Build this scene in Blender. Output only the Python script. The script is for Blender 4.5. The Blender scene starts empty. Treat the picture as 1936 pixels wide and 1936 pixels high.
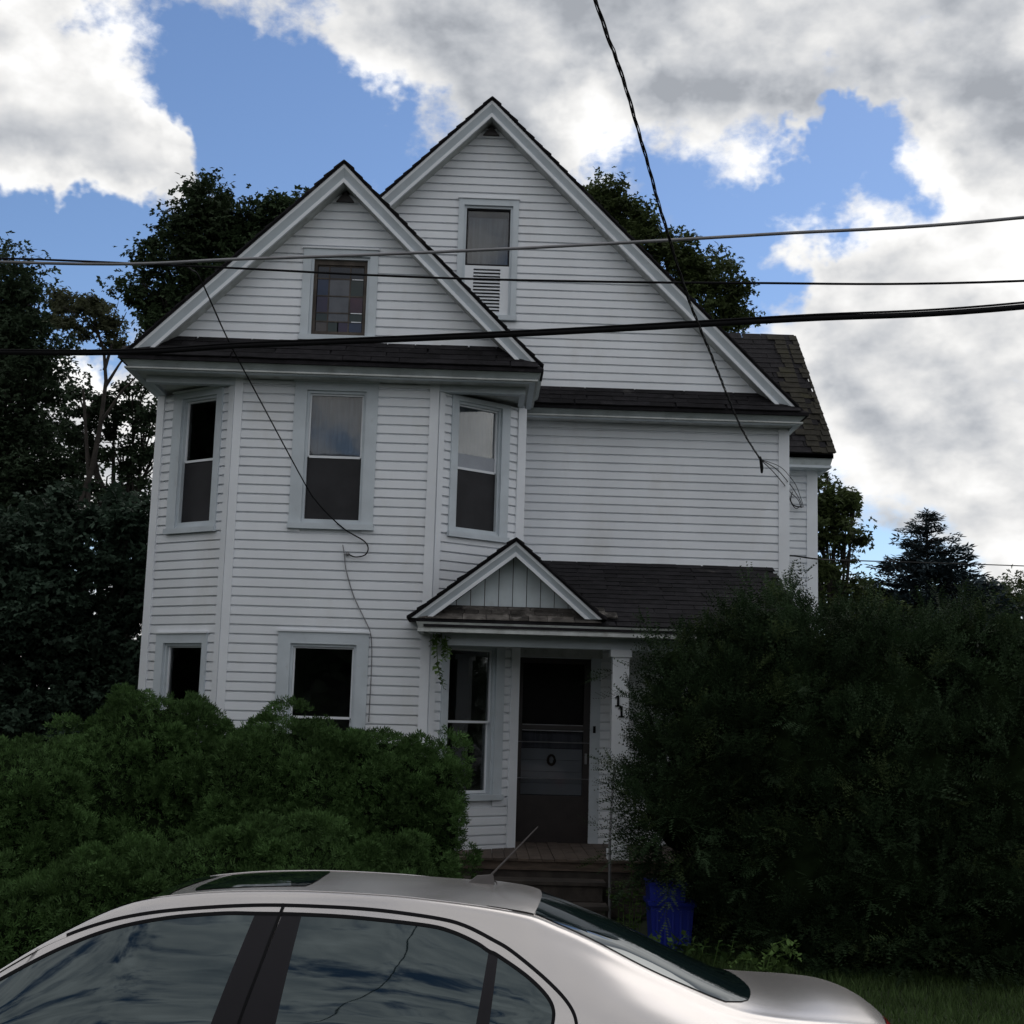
import bpy, math, random
import numpy as np
from mathutils import Matrix, Vector
random.seed(7)
RNG = np.random.default_rng(11)
R = math.radians
scene = bpy.context.scene
COL = scene.collection

# ------------------------------------------------------------------ camera
FPX, CPX = 2500.0, 968.0            # focal length and centre of a 1936 px picture
CAM = np.array([0.0, 0.0, 2.15])
PITCH, ROLL, YAW = R(8.326), R(1.635), R(1.181)
fw = np.array([math.sin(YAW) * math.cos(PITCH), math.cos(YAW) * math.cos(PITCH), math.sin(PITCH)])
r0 = np.cross(fw, [0, 0, 1.0]); r0 /= np.linalg.norm(r0)
u0 = np.cross(r0, fw)
rt = r0 * math.cos(ROLL) + u0 * math.sin(ROLL)
up = -r0 * math.sin(ROLL) + u0 * math.cos(ROLL)
cd = bpy.data.cameras.new('camera')
cam = bpy.data.objects.new('camera', cd); COL.objects.link(cam)
cam.matrix_world = Matrix(((rt[0], up[0], -fw[0], CAM[0]), (rt[1], up[1], -fw[1], CAM[1]), (rt[2], up[2], -fw[2], CAM[2]), (0, 0, 0, 1)))
cd.sensor_width = 36; cd.sensor_fit = 'HORIZONTAL'; cd.lens = 36 * FPX / 1936
cd.clip_start = 0.05; cd.clip_end = 2000
scene.camera = cam
scene.render.resolution_x = scene.render.resolution_y = 1024

def ray(x, y):
    return fw + (x - CPX) / FPX * rt - (y - CPX) / FPX * up
def at(x, y, Y):                     # the place at depth Y (metres from the camera towards the house) seen at x, y
    d = ray(x, y); return CAM + d * (Y / d[1])

# ------------------------------------------------------------------ sky and light
SUN_EL, SUN_AZ = R(42), R(34)
world = bpy.data.worlds.new('World'); scene.world = world; world.use_nodes = True
wn, wl = world.node_tree.nodes, world.node_tree.links
wn.clear()
class NT:
    def __init__(s, n, l): s.n, s.l = n, l
    def link(s, a, b):
        s.l.new(a, b)
    def val(s, sock, v):
        if hasattr(v, 'links') or hasattr(v, 'is_linked'): s.l.new(v, sock)
        else: sock.default_value = v
    def math(s, op, a, b=None, c=None, clamp=False):
        n = s.n.new('ShaderNodeMath'); n.operation = op; n.use_clamp = clamp
        for i, v in enumerate((a, b, c)):
            if v is not None: s.val(n.inputs[i], v)
        return n.outputs[0]
    def vec(s, op, a, b=None):
        n = s.n.new('ShaderNodeVectorMath'); n.operation = op
        for i, v in enumerate((a, b)):
            if v is not None: s.val(n.inputs[i], v)
        return n.outputs['Value'] if op in ('DOT_PRODUCT', 'LENGTH') else n.outputs[0]
    def rng(s, v, a, b, c=0.0, d=1.0, smooth=True):
        n = s.n.new('ShaderNodeMapRange'); n.interpolation_type = 'SMOOTHSTEP' if smooth else 'LINEAR'
        s.val(n.inputs[0], v)
        for i, q in enumerate((a, b, c, d)): n.inputs[i + 1].default_value = q
        return n.outputs[0]
    def noise(s, vec, scale, detail=6, rough=0.55, dist=0.0, dim='3D'):
        n = s.n.new('ShaderNodeTexNoise'); n.noise_dimensions = dim
        if vec is not None: s.l.new(vec, n.inputs['Vector'])
        n.inputs['Scale'].default_value = scale; n.inputs['Detail'].default_value = detail
        n.inputs['Roughness'].default_value = rough; n.inputs['Distortion'].default_value = dist
        return n
    def mix(s, f, a, b, typ='MIX'):
        n = s.n.new('ShaderNodeMix'); n.data_type = 'RGBA'; n.blend_type = typ
        s.val(n.inputs[0], f)
        for k, v in ((6, a), (7, b)):
            s.val(n.inputs[k], v)
        return n.outputs[2]
W = NT(wn, wl)
out = wn.new('ShaderNodeOutputWorld'); bg = wn.new('ShaderNodeBackground'); wl.new(bg.outputs[0], out.inputs[0])
SKY_STRENGTH = 0.085
bg.inputs[1].default_value = SKY_STRENGTH
sky = wn.new('ShaderNodeTexSky'); sky.sky_type = 'NISHITA'; sky.sun_disc = False
sky.sun_elevation = SUN_EL; sky.sun_rotation = SUN_AZ; sky.altitude = 100; sky.air_density = 1.0; sky.dust_density = 0.15; sky.ozone_density = 4.0
tc = wn.new('ShaderNodeTexCoord')
D0 = W.vec('NORMALIZE', tc.outputs['Generated'])
warp = W.noise(D0, 9.0, 5, 0.62)
wv = W.vec('SUBTRACT', warp.outputs['Color'], (0.5, 0.5, 0.5))
sc = wn.new('ShaderNodeVectorMath'); sc.operation = 'SCALE'; wl.new(wv, sc.inputs[0]); sc.inputs['Scale'].default_value = 0.16
DW = W.vec('NORMALIZE', W.vec('ADD', D0, sc.outputs[0]))
strm = W.vec('MULTIPLY', D0, (1.0, 1.0, 1.5))
f1 = W.noise(strm, 8.0, 8, 0.60).outputs[0]
g1 = W.noise(strm, 9.0, 5, 0.5).outputs[0]; g2 = W.noise(W.vec('ADD', strm, (0.008, 0.0, 0.028)), 9.0, 5, 0.5).outputs[0]
def blob(px, py, rad, soft=0.6):
    d = ray(px, py); d = d / np.linalg.norm(d)
    a = rad / FPX
    dt = W.vec('DOT_PRODUCT', DW, tuple(float(v) for v in d))
    return W.rng(dt, math.cos(a * (1 + soft)), math.cos(a * (1 - soft)), smooth=False)
dens = W.math('MULTIPLY_ADD', W.math('SUBTRACT', f1, 0.5), 3.1, 0.30)
# gaps where the blue shows, and thicker banks
for px, py, rad, w in [(430, 200, 170, -.50), (620, 250, 150, -.50), (520, 370, 150, -.50), (50, 460, 140, -.95), (220, 510, 130, -.85), (780, 310, 90, -.40), (1650, 345, 100, -1.35),
                       (1450, 575, 125, -.85), (1330, 420, 130, -.85), (1570, 250, 50, -.5), (1620, 1080, 150, -.50), (300, 80, 70, -.25),
                       (90, 120, 140, .40), (130, 300, 80, .75), (240, 340, 75, .75), (330, 355, 55, .5), (1000, 80, 300, .40), (1600, 150, 300, .35), (1680, 500, 150, .55), (1800, 700, 200, .30), (620, 110, 70, .45)]:
    dens = W.math('MULTIPLY_ADD', blob(px, py, rad, .85), w, dens)
alpha = W.rng(dens, -0.20, 0.30)
thick = W.rng(dens, 0.15, 1.25)
# backlit cloud: thin rims glow, thick bellies are grey; tops of the billows catch more light
lum = W.math('MULTIPLY_ADD', thick, -0.22, 0.82)
lum = W.math('MULTIPLY_ADD', W.math('SUBTRACT', g1, g2), 1.6, lum)
for px, py, rad, w in [(1120, 270, 80, .35), (90, 170, 150, .10), (220, 345, 130, .16), (1600, 420, 200, .26), (1800, 430, 130, .14), (640, 110, 90, .10), (1350, 100, 330, -.17), (1850, 130, 220, -.12), (1000, 70, 220, -.09), (1700, 760, 120, -.08)]:
    lum = W.math('MULTIPLY_ADD', blob(px, py, rad, .8), w, lum)
lum = W.math('MINIMUM', W.math('MAXIMUM', lum, 0.40), 1.15)
lumv = W.math('MULTIPLY', lum, 1.0 / SKY_STRENGTH)
cc = W.mix(W.rng(lum, 0.3, 0.9), (0.90, 0.96, 1.06, 1), (1.0, 0.995, 0.985, 1))
cs = wn.new('ShaderNodeVectorMath'); cs.operation = 'SCALE'; wl.new(cc, cs.inputs[0]); wl.new(lumv, cs.inputs['Scale'])
skyc = W.vec('MULTIPLY', sky.outputs[0], (1.22, 1.22, 1.28))
fin = W.mix(alpha, skyc, cs.outputs[0])
wl.new(fin, bg.inputs[0])
world.cycles.sampling_method = 'MANUAL'; world.cycles.sample_map_resolution = 512

sl = bpy.data.lights.new('sun', 'SUN'); sun = bpy.data.objects.new('sun', sl); COL.objects.link(sun)
sl.energy = 0.55; sl.angle = R(40); sl.color = (1.0, 0.96, 0.9)
sd = Vector((math.sin(SUN_AZ) * math.cos(SUN_EL), math.cos(SUN_AZ) * math.cos(SUN_EL), math.sin(SUN_EL)))
sun.rotation_euler = sd.to_track_quat('Z', 'Y').to_euler(); sun.location = (10, 40, 40)
vs = scene.view_settings
vs.view_transform = 'Standard'; vs.look = 'None'; vs.exposure = 0.06; vs.gamma = 1.0; vs.use_curve_mapping = False
scene.render.engine = 'CYCLES'

# ------------------------------------------------------------------ materials
def new_mat(name):
    m = bpy.data.materials.new(name); m.use_nodes = True
    return m, NT(m.node_tree.nodes, m.node_tree.links), m.node_tree.nodes['Principled BSDF']
def mk(name, base, rough=0.6, var=0.12, scale=4.0, detail=6, bump=0.0, bscale=60.0, metal=0.0, coat=0.0, spec=0.5, island=0.0, obj=0.0, stain=None, stain_col=(0.2, 0.18, 0.15), stretch=(1, 1, 1), trans=0.0):
    m, N, p = new_mat(name)
    geo = N.n.new('ShaderNodeNewGeometry')
    pos = N.vec('MULTIPLY', geo.outputs['Position'], stretch)
    f = N.noise(pos, scale, detail).outputs[0]
    v = N.rng(f, 0.3, 0.7, 1 - var, 1 + var)
    if island: v = N.math('MULTIPLY', v, N.rng(geo.outputs['Random Per Island'], 0, 1, 1 - island, 1 + island, False))
    if obj:
        oi = N.n.new('ShaderNodeObjectInfo'); v = N.math('MULTIPLY', v, N.rng(oi.outputs['Random'], 0, 1, 1 - obj, 1 + obj, False))
    s = N.n.new('ShaderNodeVectorMath'); s.operation = 'SCALE'; s.inputs[0].default_value = base; N.l.new(v, s.inputs['Scale'])
    c = s.outputs[0]
    if stain:
        sc_, lo, hi, amt = stain
        g = N.noise(pos, sc_, 8, 0.65).outputs[0]
        c = N.mix(N.math('MULTIPLY', N.rng(g, lo, hi), amt), c, (*stain_col, 1))
    N.l.new(c, p.inputs['Base Color'])
    p.inputs['Roughness'].default_value = rough; p.inputs['Metallic'].default_value = metal
    p.inputs['Coat Weight'].default_value = coat; p.inputs['Specular IOR Level'].default_value = spec
    if bump:
        b = N.n.new('ShaderNodeBump'); b.inputs['Strength'].default_value = bump; b.inputs['Distance'].default_value = 0.02
        N.l.new(N.noise(pos, bscale, 5).outputs[0], b.inputs['Height']); N.l.new(b.outputs[0], p.inputs['Normal'])
    if trans:
        t = N.n.new('ShaderNodeBsdfTranslucent'); N.l.new(c, t.inputs[0])
        mx = N.n.new('ShaderNodeMixShader'); mx.inputs[0].default_value = trans
        o = N.n['Material Output']; N.l.new(p.outputs[0], mx.inputs[1]); N.l.new(t.outputs[0], mx.inputs[2]); N.l.new(mx.outputs[0], o.inputs[0])
    return m
M = {}
M['siding'] = mk('white_vinyl_siding', (0.75, 0.775, 0.81), 0.5, 0.05, 1.3, 5, bump=0.03, bscale=90, obj=0.025, stain=(2.2, .50, .76, .20), stain_col=(0.44, 0.40, 0.33), stretch=(1, 1, .5))
M['trim'] = mk('grey_white_trim_paint', (0.52, 0.57, 0.61), 0.55, 0.07, 3, 6, bump=0.06, bscale=50, stain=(7, .58, .8, .35), stain_col=(0.33, 0.33, 0.31))
M['white_trim'] = mk('white_corner_trim', (0.74, 0.765, 0.80), 0.5, 0.05, 2, 5, stain=(6, .6, .85, .2), stain_col=(0.4, 0.38, 0.33))
M['eave'] = mk('weathered_eave_paint', (0.36, 0.40, 0.405), .6, .12, 5, stain=(8, .5, .75, .4), stain_col=(.2, .19, .17))
M['soffit'] = mk('weathered_soffit_paint', (0.46, 0.48, 0.47), 0.7, 0.18, 5, 6, stain=(8, .5, .75, .5), stain_col=(0.16, 0.14, 0.11))
M['shingle'] = mk('dark_asphalt_shingle', (0.014, 0.013, 0.015), 0.95, 0.3, 9, 7, bump=0.5, bscale=160, obj=0.35, stain=(3.2, .60, .80, .45), stain_col=(0.17, 0.16, 0.15), spec=.2)
M['shingle_moss'] = mk('mossy_asphalt_shingle', (0.024, 0.022, 0.017), 0.95, 0.3, 7, 7, bump=0.5, bscale=120, obj=0.35, stain=(4, .52, .7, .8), stain_col=(0.042, 0.040, 0.022), spec=.2)
M['door'] = mk('dark_brown_door', (0.022, 0.016, 0.015), 0.45, 0.2, 10, 5)
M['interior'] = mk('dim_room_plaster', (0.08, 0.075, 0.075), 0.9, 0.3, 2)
M['blind'] = mk('pale_window_shade', (0.34, 0.36, 0.40), 0.8, 0.08, 3)
M['curtain'] = mk('grey_curtain_cloth', (0.25, 0.265, 0.30), 0.9, 0.15, 9, 3, stretch=(3, 3, .3))
M['screen'] = mk('insect_screen_mesh', (0.020, 0.020, 0.023), 0.6, 0.25, 3, spec=.3)
M['deck'] = mk('weathered_deck_wood', (0.085, 0.062, 0.048), 0.85, 0.3, 6, 6, bump=.2, obj=.25, stretch=(1, 1, 5))
M['step'] = mk('grey_brown_step_wood', (0.055, 0.045, 0.038), 0.85, 0.35, 6, 6, bump=.2, obj=.3)
M['found'] = mk('grey_block_foundation', (0.22, 0.21, 0.2), 0.9, .2, 5)
M['wood_white'] = mk('faded_white_boards', (0.56, 0.62, 0.65), 0.65, 0.08, 4, obj=.05, stain=(6, .55, .8, .3), stain_col=(.35, .36, .34))
M['black'] = mk('black_rubber', (0.006, 0.006, 0.007), 0.8, .1, spec=.12)
M['cable'] = mk('black_cable_jacket', (0.006, 0.006, 0.007), 0.8, .1, spec=.15)
M['cable_grey'] = mk('weathered_aluminium_cable', (0.20, 0.20, 0.21), 0.5, .15, metal=.4)
M['metal'] = mk('dull_grey_metal', (0.22, 0.22, 0.23), .5, .2, metal=.6)
M['bark'] = mk('dark_bark', (0.030, 0.025, 0.021), .95, .35, 9, bump=.6, bscale=25)
M['twig_core'] = mk('shrub_shadow_twigs', (0.010, 0.017, 0.007), .95, .4, 9, spec=0.0)  # solid lumps filling the shrubs; their inner shade is put into this colour
M['arbor'] = mk('arborvitae_foliage', (0.060, 0.114, 0.036), .6, .35, 2.2, 5, island=.35, trans=.2, spec=.08)
M['yew'] = mk('yew_foliage', (0.026, 0.046, 0.021), .6, .35, 1.6, 5, island=.4, trans=.15, spec=.08)
M['yew_tip'] = mk('yew_new_growth', (0.050, 0.074, 0.030), .6, .3, 1.6, 5, island=.4, trans=.2, spec=.08)
M['leaf_dark'] = mk('dark_tree_leaf', (0.032, 0.050, 0.028), .55, .3, .7, 4, island=.4, trans=.25, spec=.08)
M['leaf_maple'] = mk('maple_leaf', (0.035, 0.055, 0.026), .55, .3, .7, 4, island=.4, trans=.25, spec=.08)
M['leaf_blue'] = mk('bluish_vine_leaf', (0.034, 0.056, 0.038), .55, .3, .9, 4, island=.45, trans=.2, spec=.08)
M['leaf_olive'] = mk('olive_tree_leaf', (0.052, 0.072, 0.026), .55, .3, .8, 4, island=.45, trans=.3, spec=.08)
M['leaf_red'] = mk('reddish_thin_leaf', (0.055, 0.062, 0.034), .55, .3, .8, 4, island=.45, trans=.3, spec=.08)
M['spruce'] = mk('blue_spruce_needle', (0.048, 0.068, 0.078), .6, .3, 1.5, 4, island=.4, spec=.08)
M['weed'] = mk('weed_leaf', (0.090, 0.150, 0.045), .55, .3, 5, island=.35, trans=.3, spec=.08)
M['grassb'] = mk('grass_blade', (0.054, 0.088, 0.030), .6, .3, 1.5, island=.4, trans=.2, spec=.08)
M['lawn'] = mk('lawn_soil', (0.030, 0.042, 0.018), .95, .35, 3, 8, bump=.5)
M['asphalt'] = mk('asphalt', (0.055, 0.055, 0.057), .9, .2, 8, 8, bump=.3, bscale=200)
M['kerb'] = mk('concrete_kerb', (0.32, 0.31, 0.29), .9, .15, 5, 8, bump=.2)
M['blue'] = mk('blue_plastic', (0.005, 0.017, 0.24), .5, .15, 4)
M['paint'] = mk('silver_car_paint', (0.50, 0.475, 0.465), .25, .03, 3, metal=.88, coat=.05)
M['car_black'] = mk('satin_black_trim', (0.008, 0.007, 0.010), .5, .1, spec=.2)
M['antenna'] = mk('grey_antenna_plastic', (0.07, 0.062, 0.06), .6, .1)
M['tyre'] = mk('tyre_rubber', (0.02, 0.02, 0.02), .85, .1)
M['rim'] = mk('alloy_rim', (0.5, 0.5, 0.51), .3, .05, metal=.9)
M['red_lens'] = mk('red_lens', (0.35, 0.008, 0.012), .15, .05, coat=1)
M['clear_lens'] = mk('clear_lens', (0.5, 0.5, 0.52), .1, .05, coat=1)

def glass_mat(name, tint, rough=0.02, wav=0.0, ior=1.5):
    m, N, p = new_mat(name); N.n.remove(p)
    t = N.n.new('ShaderNodeBsdfTransparent'); t.inputs[0].default_value = (*tint, 1)
    g = N.n.new('ShaderNodeBsdfGlossy'); g.inputs['Roughness'].default_value = rough
    fr = N.n.new('ShaderNodeFresnel'); fr.inputs[0].default_value = ior
    mx = N.n.new('ShaderNodeMixShader'); N.l.new(fr.outputs[0], mx.inputs[0]); N.l.new(t.outputs[0], mx.inputs[1]); N.l.new(g.outputs[0], mx.inputs[2])
    if wav:
        geo = N.n.new('ShaderNodeNewGeometry')
        b = N.n.new('ShaderNodeBump'); b.inputs['Strength'].default_value = wav; b.inputs['Distance'].default_value = 0.01
        N.l.new(N.noise(geo.outputs['Position'], 2.2, 2).outputs[0], b.inputs['Height'])
        N.l.new(b.outputs[0], g.inputs['Normal']); N.l.new(b.outputs[0], fr.inputs['Normal'])
    N.l.new(mx.outputs[0], N.n['Material Output'].inputs[0]); return m
M['glass'] = glass_mat('old_window_glass', (0.82, 0.84, 0.85), .02, .08, 1.58)
M['storm'] = glass_mat('storm_door_glass', (0.70, 0.70, 0.71), .03, .05, 1.25)
def car_glass():
    m, N, p = new_mat('tinted_car_glass')
    p.inputs['Base Color'].default_value = (0.006, 0.012, 0.014, 1); p.inputs['Roughness'].default_value = 0.02
    p.inputs['IOR'].default_value = 1.75; p.inputs['Specular Tint'].default_value = (0.80, 0.95, 1.0, 1)
    geo = N.n.new('ShaderNodeNewGeometry')
    v = N.vec('MULTIPLY', geo.outputs['Position'], (1.2, 2, 5))
    b = N.n.new('ShaderNodeBump'); b.inputs['Strength'].default_value = 0.06; b.inputs['Distance'].default_value = 0.02
    N.l.new(N.noise(v, 1.6, 2).outputs[0], b.inputs['Height']); N.l.new(b.outputs[0], p.inputs['Normal'])
    return m
M['car_glass'] = car_glass()
STAIN = {}
for nm, c in (('red', (.045, .014, .018)), ('blue', (.014, .022, .050)), ('green', (.018, .026, .014)), ('amber', (.07, .055, .04)), ('purple', (.028, .016, .034)), ('grey', (.085, .085, .088)), ('dark', (.012, .012, .014))):
    STAIN[nm] = mk(nm + '_leaded_glass', c, .12, .15, 6)

# ------------------------------------------------------------------ object helpers
BASE = {}
def tag(o, label=None, cat=None, group=None, kind=None):
    if label: o['label'] = label
    if cat: o['category'] = cat
    if group: o['group'] = group
    if kind: o['kind'] = kind
    return o
def empty(name, loc, label=None, cat=None, group=None):
    o = bpy.data.objects.new(name, None); COL.objects.link(o); o.location = loc; o.empty_display_size = .3
    BASE[o.name] = np.array(loc, float)
    return tag(o, label, cat, group)
def root_base(o):
    while o.parent: o = o.parent
    return BASE.get(o.name, np.array(o.location))
def link_mesh(name, me, mat, parent=None, loc=None):
    o = bpy.data.objects.new(name, me); COL.objects.link(o)
    if mat: me.materials.append(mat)
    if parent: o.parent = parent
    if loc is not None: o.location = loc
    return o
class MB:                            # collects shapes in world coordinates; build() makes ONE mesh object
    def __init__(s): s.v, s.f = [], []
    def poly(s, pts, faces):
        n = len(s.v); s.v += [tuple(float(c) for c in p) for p in pts]; s.f += [tuple(n + i for i in f) for f in faces]; return s
    def hexa(s, p):                  # 8 points: bottom ring 0-3, top ring 4-7
        return s.poly(p, [(3, 2, 1, 0), (4, 5, 6, 7), (0, 1, 5, 4), (1, 2, 6, 5), (2, 3, 7, 6), (3, 0, 4, 7)])
    def box(s, x0, x1, y0, y1, z0, z1):
        return s.hexa([(x0, y0, z0), (x1, y0, z0), (x1, y1, z0), (x0, y1, z0), (x0, y0, z1), (x1, y0, z1), (x1, y1, z1), (x0, y1, z1)])
    def prism(s, poly, y0, y1):      # polygon in x, z pushed along y
        n = len(poly); pts = [(x, y0, z) for x, z in poly] + [(x, y1, z) for x, z in poly]
        return s.poly(pts, [tuple(range(n)), tuple(range(2 * n - 1, n - 1, -1))] + [(i, i + n, (i + 1) % n + n, (i + 1) % n) for i in range(n)])
    def tube(s, pts, rad, n=6, cap=True):
        pts = [np.array(p, float) for p in pts]; m = len(pts); rr = rad if hasattr(rad, '__len__') else [rad] * m
        b = len(s.v); a = None
        for i, p in enumerate(pts):
            t = pts[min(i + 1, m - 1)] - pts[max(i - 1, 0)]; t /= (np.linalg.norm(t) + 1e-9)
            if a is None: a = np.cross(t, [0, 0, 1.0] if abs(t[2]) < .9 else [1.0, 0, 0])
            else: a = a - t * (a @ t)
            a = a / (np.linalg.norm(a) + 1e-9); c = np.cross(t, a)
            for k in range(n):
                q = 2 * math.pi * k / n; s.v.append(tuple(p + rr[i] * (math.cos(q) * a + math.sin(q) * c)))
        for i in range(m - 1):
            for k in range(n):
                k2 = (k + 1) % n; s.f.append((b + i * n + k, b + i * n + k2, b + (i + 1) * n + k2, b + (i + 1) * n + k))
        if cap: s.f.append(tuple(b + k for k in range(n))[::-1]); s.f.append(tuple(b + (m - 1) * n + k for k in range(n)))
        return s
    def build(s, name, mat, parent=None, smooth=False, kind=None):
        b = root_base(parent) if parent else np.zeros(3)
        me = bpy.data.meshes.new(name); me.from_pydata([(x - b[0], y - b[1], z - b[2]) for x, y, z in s.v], [], s.f)
        if smooth: me.polygons.foreach_set('use_smooth', [True] * len(me.polygons))
        me.update(); o = link_mesh(name, me, mat, parent)
        if kind: o['kind'] = kind
        return o
def np_mesh(name, V, F, mat, parent=None, smooth=False):
    b = root_base(parent) if parent else np.zeros(3)
    V = (np.asarray(V, np.float32) - b.astype(np.float32)); F = np.asarray(F, np.int32); k = F.shape[1]
    me = bpy.data.meshes.new(name); me.vertices.add(len(V)); me.vertices.foreach_set('co', V.ravel())
    me.loops.add(F.size); me.loops.foreach_set('vertex_index', F.ravel())
    me.polygons.add(len(F)); me.polygons.foreach_set('loop_start', np.arange(0, F.size, k, dtype=np.int32))
    try: me.polygons.foreach_set('loop_total', np.full(len(F), k, np.int32))
    except Exception: pass
    me.update(calc_edges=True)
    if smooth: me.polygons.foreach_set('use_smooth', np.ones(len(F), bool))
    return link_mesh(name, me, mat, parent)
def unit(a): return a / (np.linalg.norm(a, axis=-1, keepdims=True) + 1e-9)
def scatter(name, tv, tf, pos, fwd, nrm, scale, mat, parent=None):
    tv = np.asarray(tv, float); tf = np.asarray(tf, int); fwd = unit(fwd)
    side = unit(np.cross(nrm, fwd)); nz = np.cross(fwd, side)
    V = pos[:, None, :] + scale[:, None, None] * (tv[None, :, 0:1] * fwd[:, None, :] + tv[None, :, 1:2] * side[:, None, :] + tv[None, :, 2:3] * nz[:, None, :])
    N, K = len(pos), len(tv)
    F = (tf[None] + (np.arange(N) * K)[:, None, None]).reshape(-1, tf.shape[1])
    return np_mesh(name, V.reshape(-1, 3), F, mat, parent)
class Frame:                         # a wall plane: a along the wall, d outwards, z up
    def __init__(s, P0, P1):
        s.P0 = np.array(P0, float); s.u = np.array(P1, float) - s.P0; s.len = np.linalg.norm(s.u); s.u /= s.len; s.n = np.array([s.u[1], -s.u[0]])
    def p(s, a, d, z):
        q = s.P0 + s.u * a + s.n * d; return (q[0], q[1], z)
    def box(s, mb, a0, a1, d0, d1, z0, z1):
        return mb.hexa([s.p(a0, d1, z0), s.p(a1, d1, z0), s.p(a1, d0, z0), s.p(a0, d0, z0), s.p(a0, d1, z1), s.p(a1, d1, z1), s.p(a1, d0, z1), s.p(a0, d0, z1)])

# ------------------------------------------------------------------ ground, road, kerb
def strip_profile(name, prof, x0, x1, nx, mat):
    V, F = [], []; xs = np.linspace(x0, x1, nx)
    for x in xs:
        for y, z in prof: V.append((x, y, z))
    n = len(prof)
    for i in range(nx - 1):
        for j in range(n - 1):
            F.append((i * n + j, (i + 1) * n + j, (i + 1) * n + j + 1, i * n + j + 1))
    me = bpy.data.meshes.new(name); me.from_pydata(V, [], F); me.update(); return link_mesh(name, me, mat)
g = strip_profile('ground', [(-700, 0), (-4.4, 0), (-4.3, -.25), (6.72, -.25), (6.86, 0), (9, 0), (14, 0), (30, .2), (60, .4), (900, .5)], -800, 800, 3, M['lawn']); tag(g, kind='structure')
g = strip_profile('road', [(-4.32, -.03), (-2, .06), (1.2, .13), (3.2, .10), (4.6, .053), (5.62, 0), (6.73, -.058)], -300, 300, 3, M['asphalt']); tag(g, kind='structure')
k = strip_profile('kerb', [(6.735, -.2), (6.735, .03), (6.76, .05), (6.90, .05), (6.91, -.1)], -300, 300, 3, M['kerb']); tag(k, kind='structure')

# ------------------------------------------------------------------ house
house = empty('house', (-0.07, 15.65, 0), 'white clapboard two storey house with twin front gables and a front porch', 'house')
YB, YM, YW = 14.30, 15.65, 18.0
F_main = Frame((0, YM), (1, YM)); F_bay = Frame((0, YB), (1, YB))
F_left = Frame((-3.76, 15.0), (-2.78, 14.3)); F_right = Frame((-.55, 14.3), (.40, 15.0))
F_wing = Frame((0, YW), (1, YW))
F_bret = Frame((.40, 15.0), (.40, YM)); F_mside = Frame((3.61, YM), (3.61, YW)); F_wside = Frame((4.55, YW), (4.55, 21.8))
F_lside = Frame((-3.76, 24.0), (-3.76, 15.0))
EXPO = 0.1016
def intervals(L, Rr, holes):
    seg = [(L, Rr)]
    for h0, h1 in holes:
        ns = []
        for a, b in seg:
            if h1 <= a or h0 >= b: ns.append((a, b)); continue
            if h0 > a: ns.append((a, h0))
            if h1 < b: ns.append((h1, b))
        seg = ns
    return seg
def clad(Fr, zlo, zhi, left, right, holes=(), joined=False, name='siding_board'):
    """holes: (a0,a1,z0,z1) openings. One wall part with its boards as sub-parts."""
    lf = left if callable(left) else (lambda z: left); rf = right if callable(right) else (lambda z: right)
    wb = MB(); zs = sorted({zlo, zhi} | {z for h in holes for z in h[2:4] if zlo < z < zhi})
    for z0, z1 in zip(zs[:-1], zs[1:]):
        zm = (z0 + z1) / 2; hs = [(h[0], h[1]) for h in holes if h[2] < zm < h[3]]
        n = 8 if callable(left) else 1
        for a, b in intervals(-99, 99, hs):
            for q in range(n):
                za, zb = z0 + (z1 - z0) * q / n, z0 + (z1 - z0) * (q + 1) / n
                A0, B0, A1, B1 = max(a, lf(za)), min(b, rf(za)), max(a, lf(zb)), min(b, rf(zb))
                if B0 - A0 < .002: continue
                B1 = max(B1, A1)
                wb.poly([Fr.p(A0, 0, za), Fr.p(B0, 0, za), Fr.p(B1, 0, zb), Fr.p(A1, 0, zb)], [(0, 1, 2, 3)])
    wall = wb.build('wall', M['siding'], house)
    z = zlo; jm = MB() if joined else None
    while z < zhi - .01:
        z1 = min(z + EXPO, zhi); hs = [(h[0], h[1]) for h in holes if h[2] < z1 and h[3] > z]
        L0, R0_, L1, R1 = lf(z), rf(z), lf(z1), rf(z1)
        if R1 < L1: L1 = R1 = (L1 + R1) / 2
        jit = random.uniform(-.0012, .0012)
        for a, b in intervals(min(L0, L1), max(R0_, R1), hs):
            A0, A1 = (max(a, L0), max(a, L1)); B0, B1 = (min(b, R0_), min(b, R1))
            if B0 - A0 < .01: continue
            zb = z + jit; mb = jm if joined else MB()
            hh = z1 - z; prof = ((.001, 0.0), (.027, 0.0), (.023, .77), (.003, .88), (.0015, 1.03)); pp_ = []
            for dd, t in prof: pp_.append(Fr.p(A0 + (A1 - A0) * t, dd, zb + hh * t)); pp_.append(Fr.p(B0 + (B1 - B0) * t, dd, zb + hh * t))
            mb.poly(pp_, [(0, 1, 3, 2), (2, 3, 5, 4), (4, 5, 7, 6), (6, 7, 9, 8), (0, 2, 4, 6, 8), (9, 7, 5, 3, 1)])
            if not joined: mb.build(name, M['siding'], wall)
        z += EXPO
    if joined: jm.build('siding_boards', M['siding'], wall, kind='stuff')
    return wall

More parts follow.
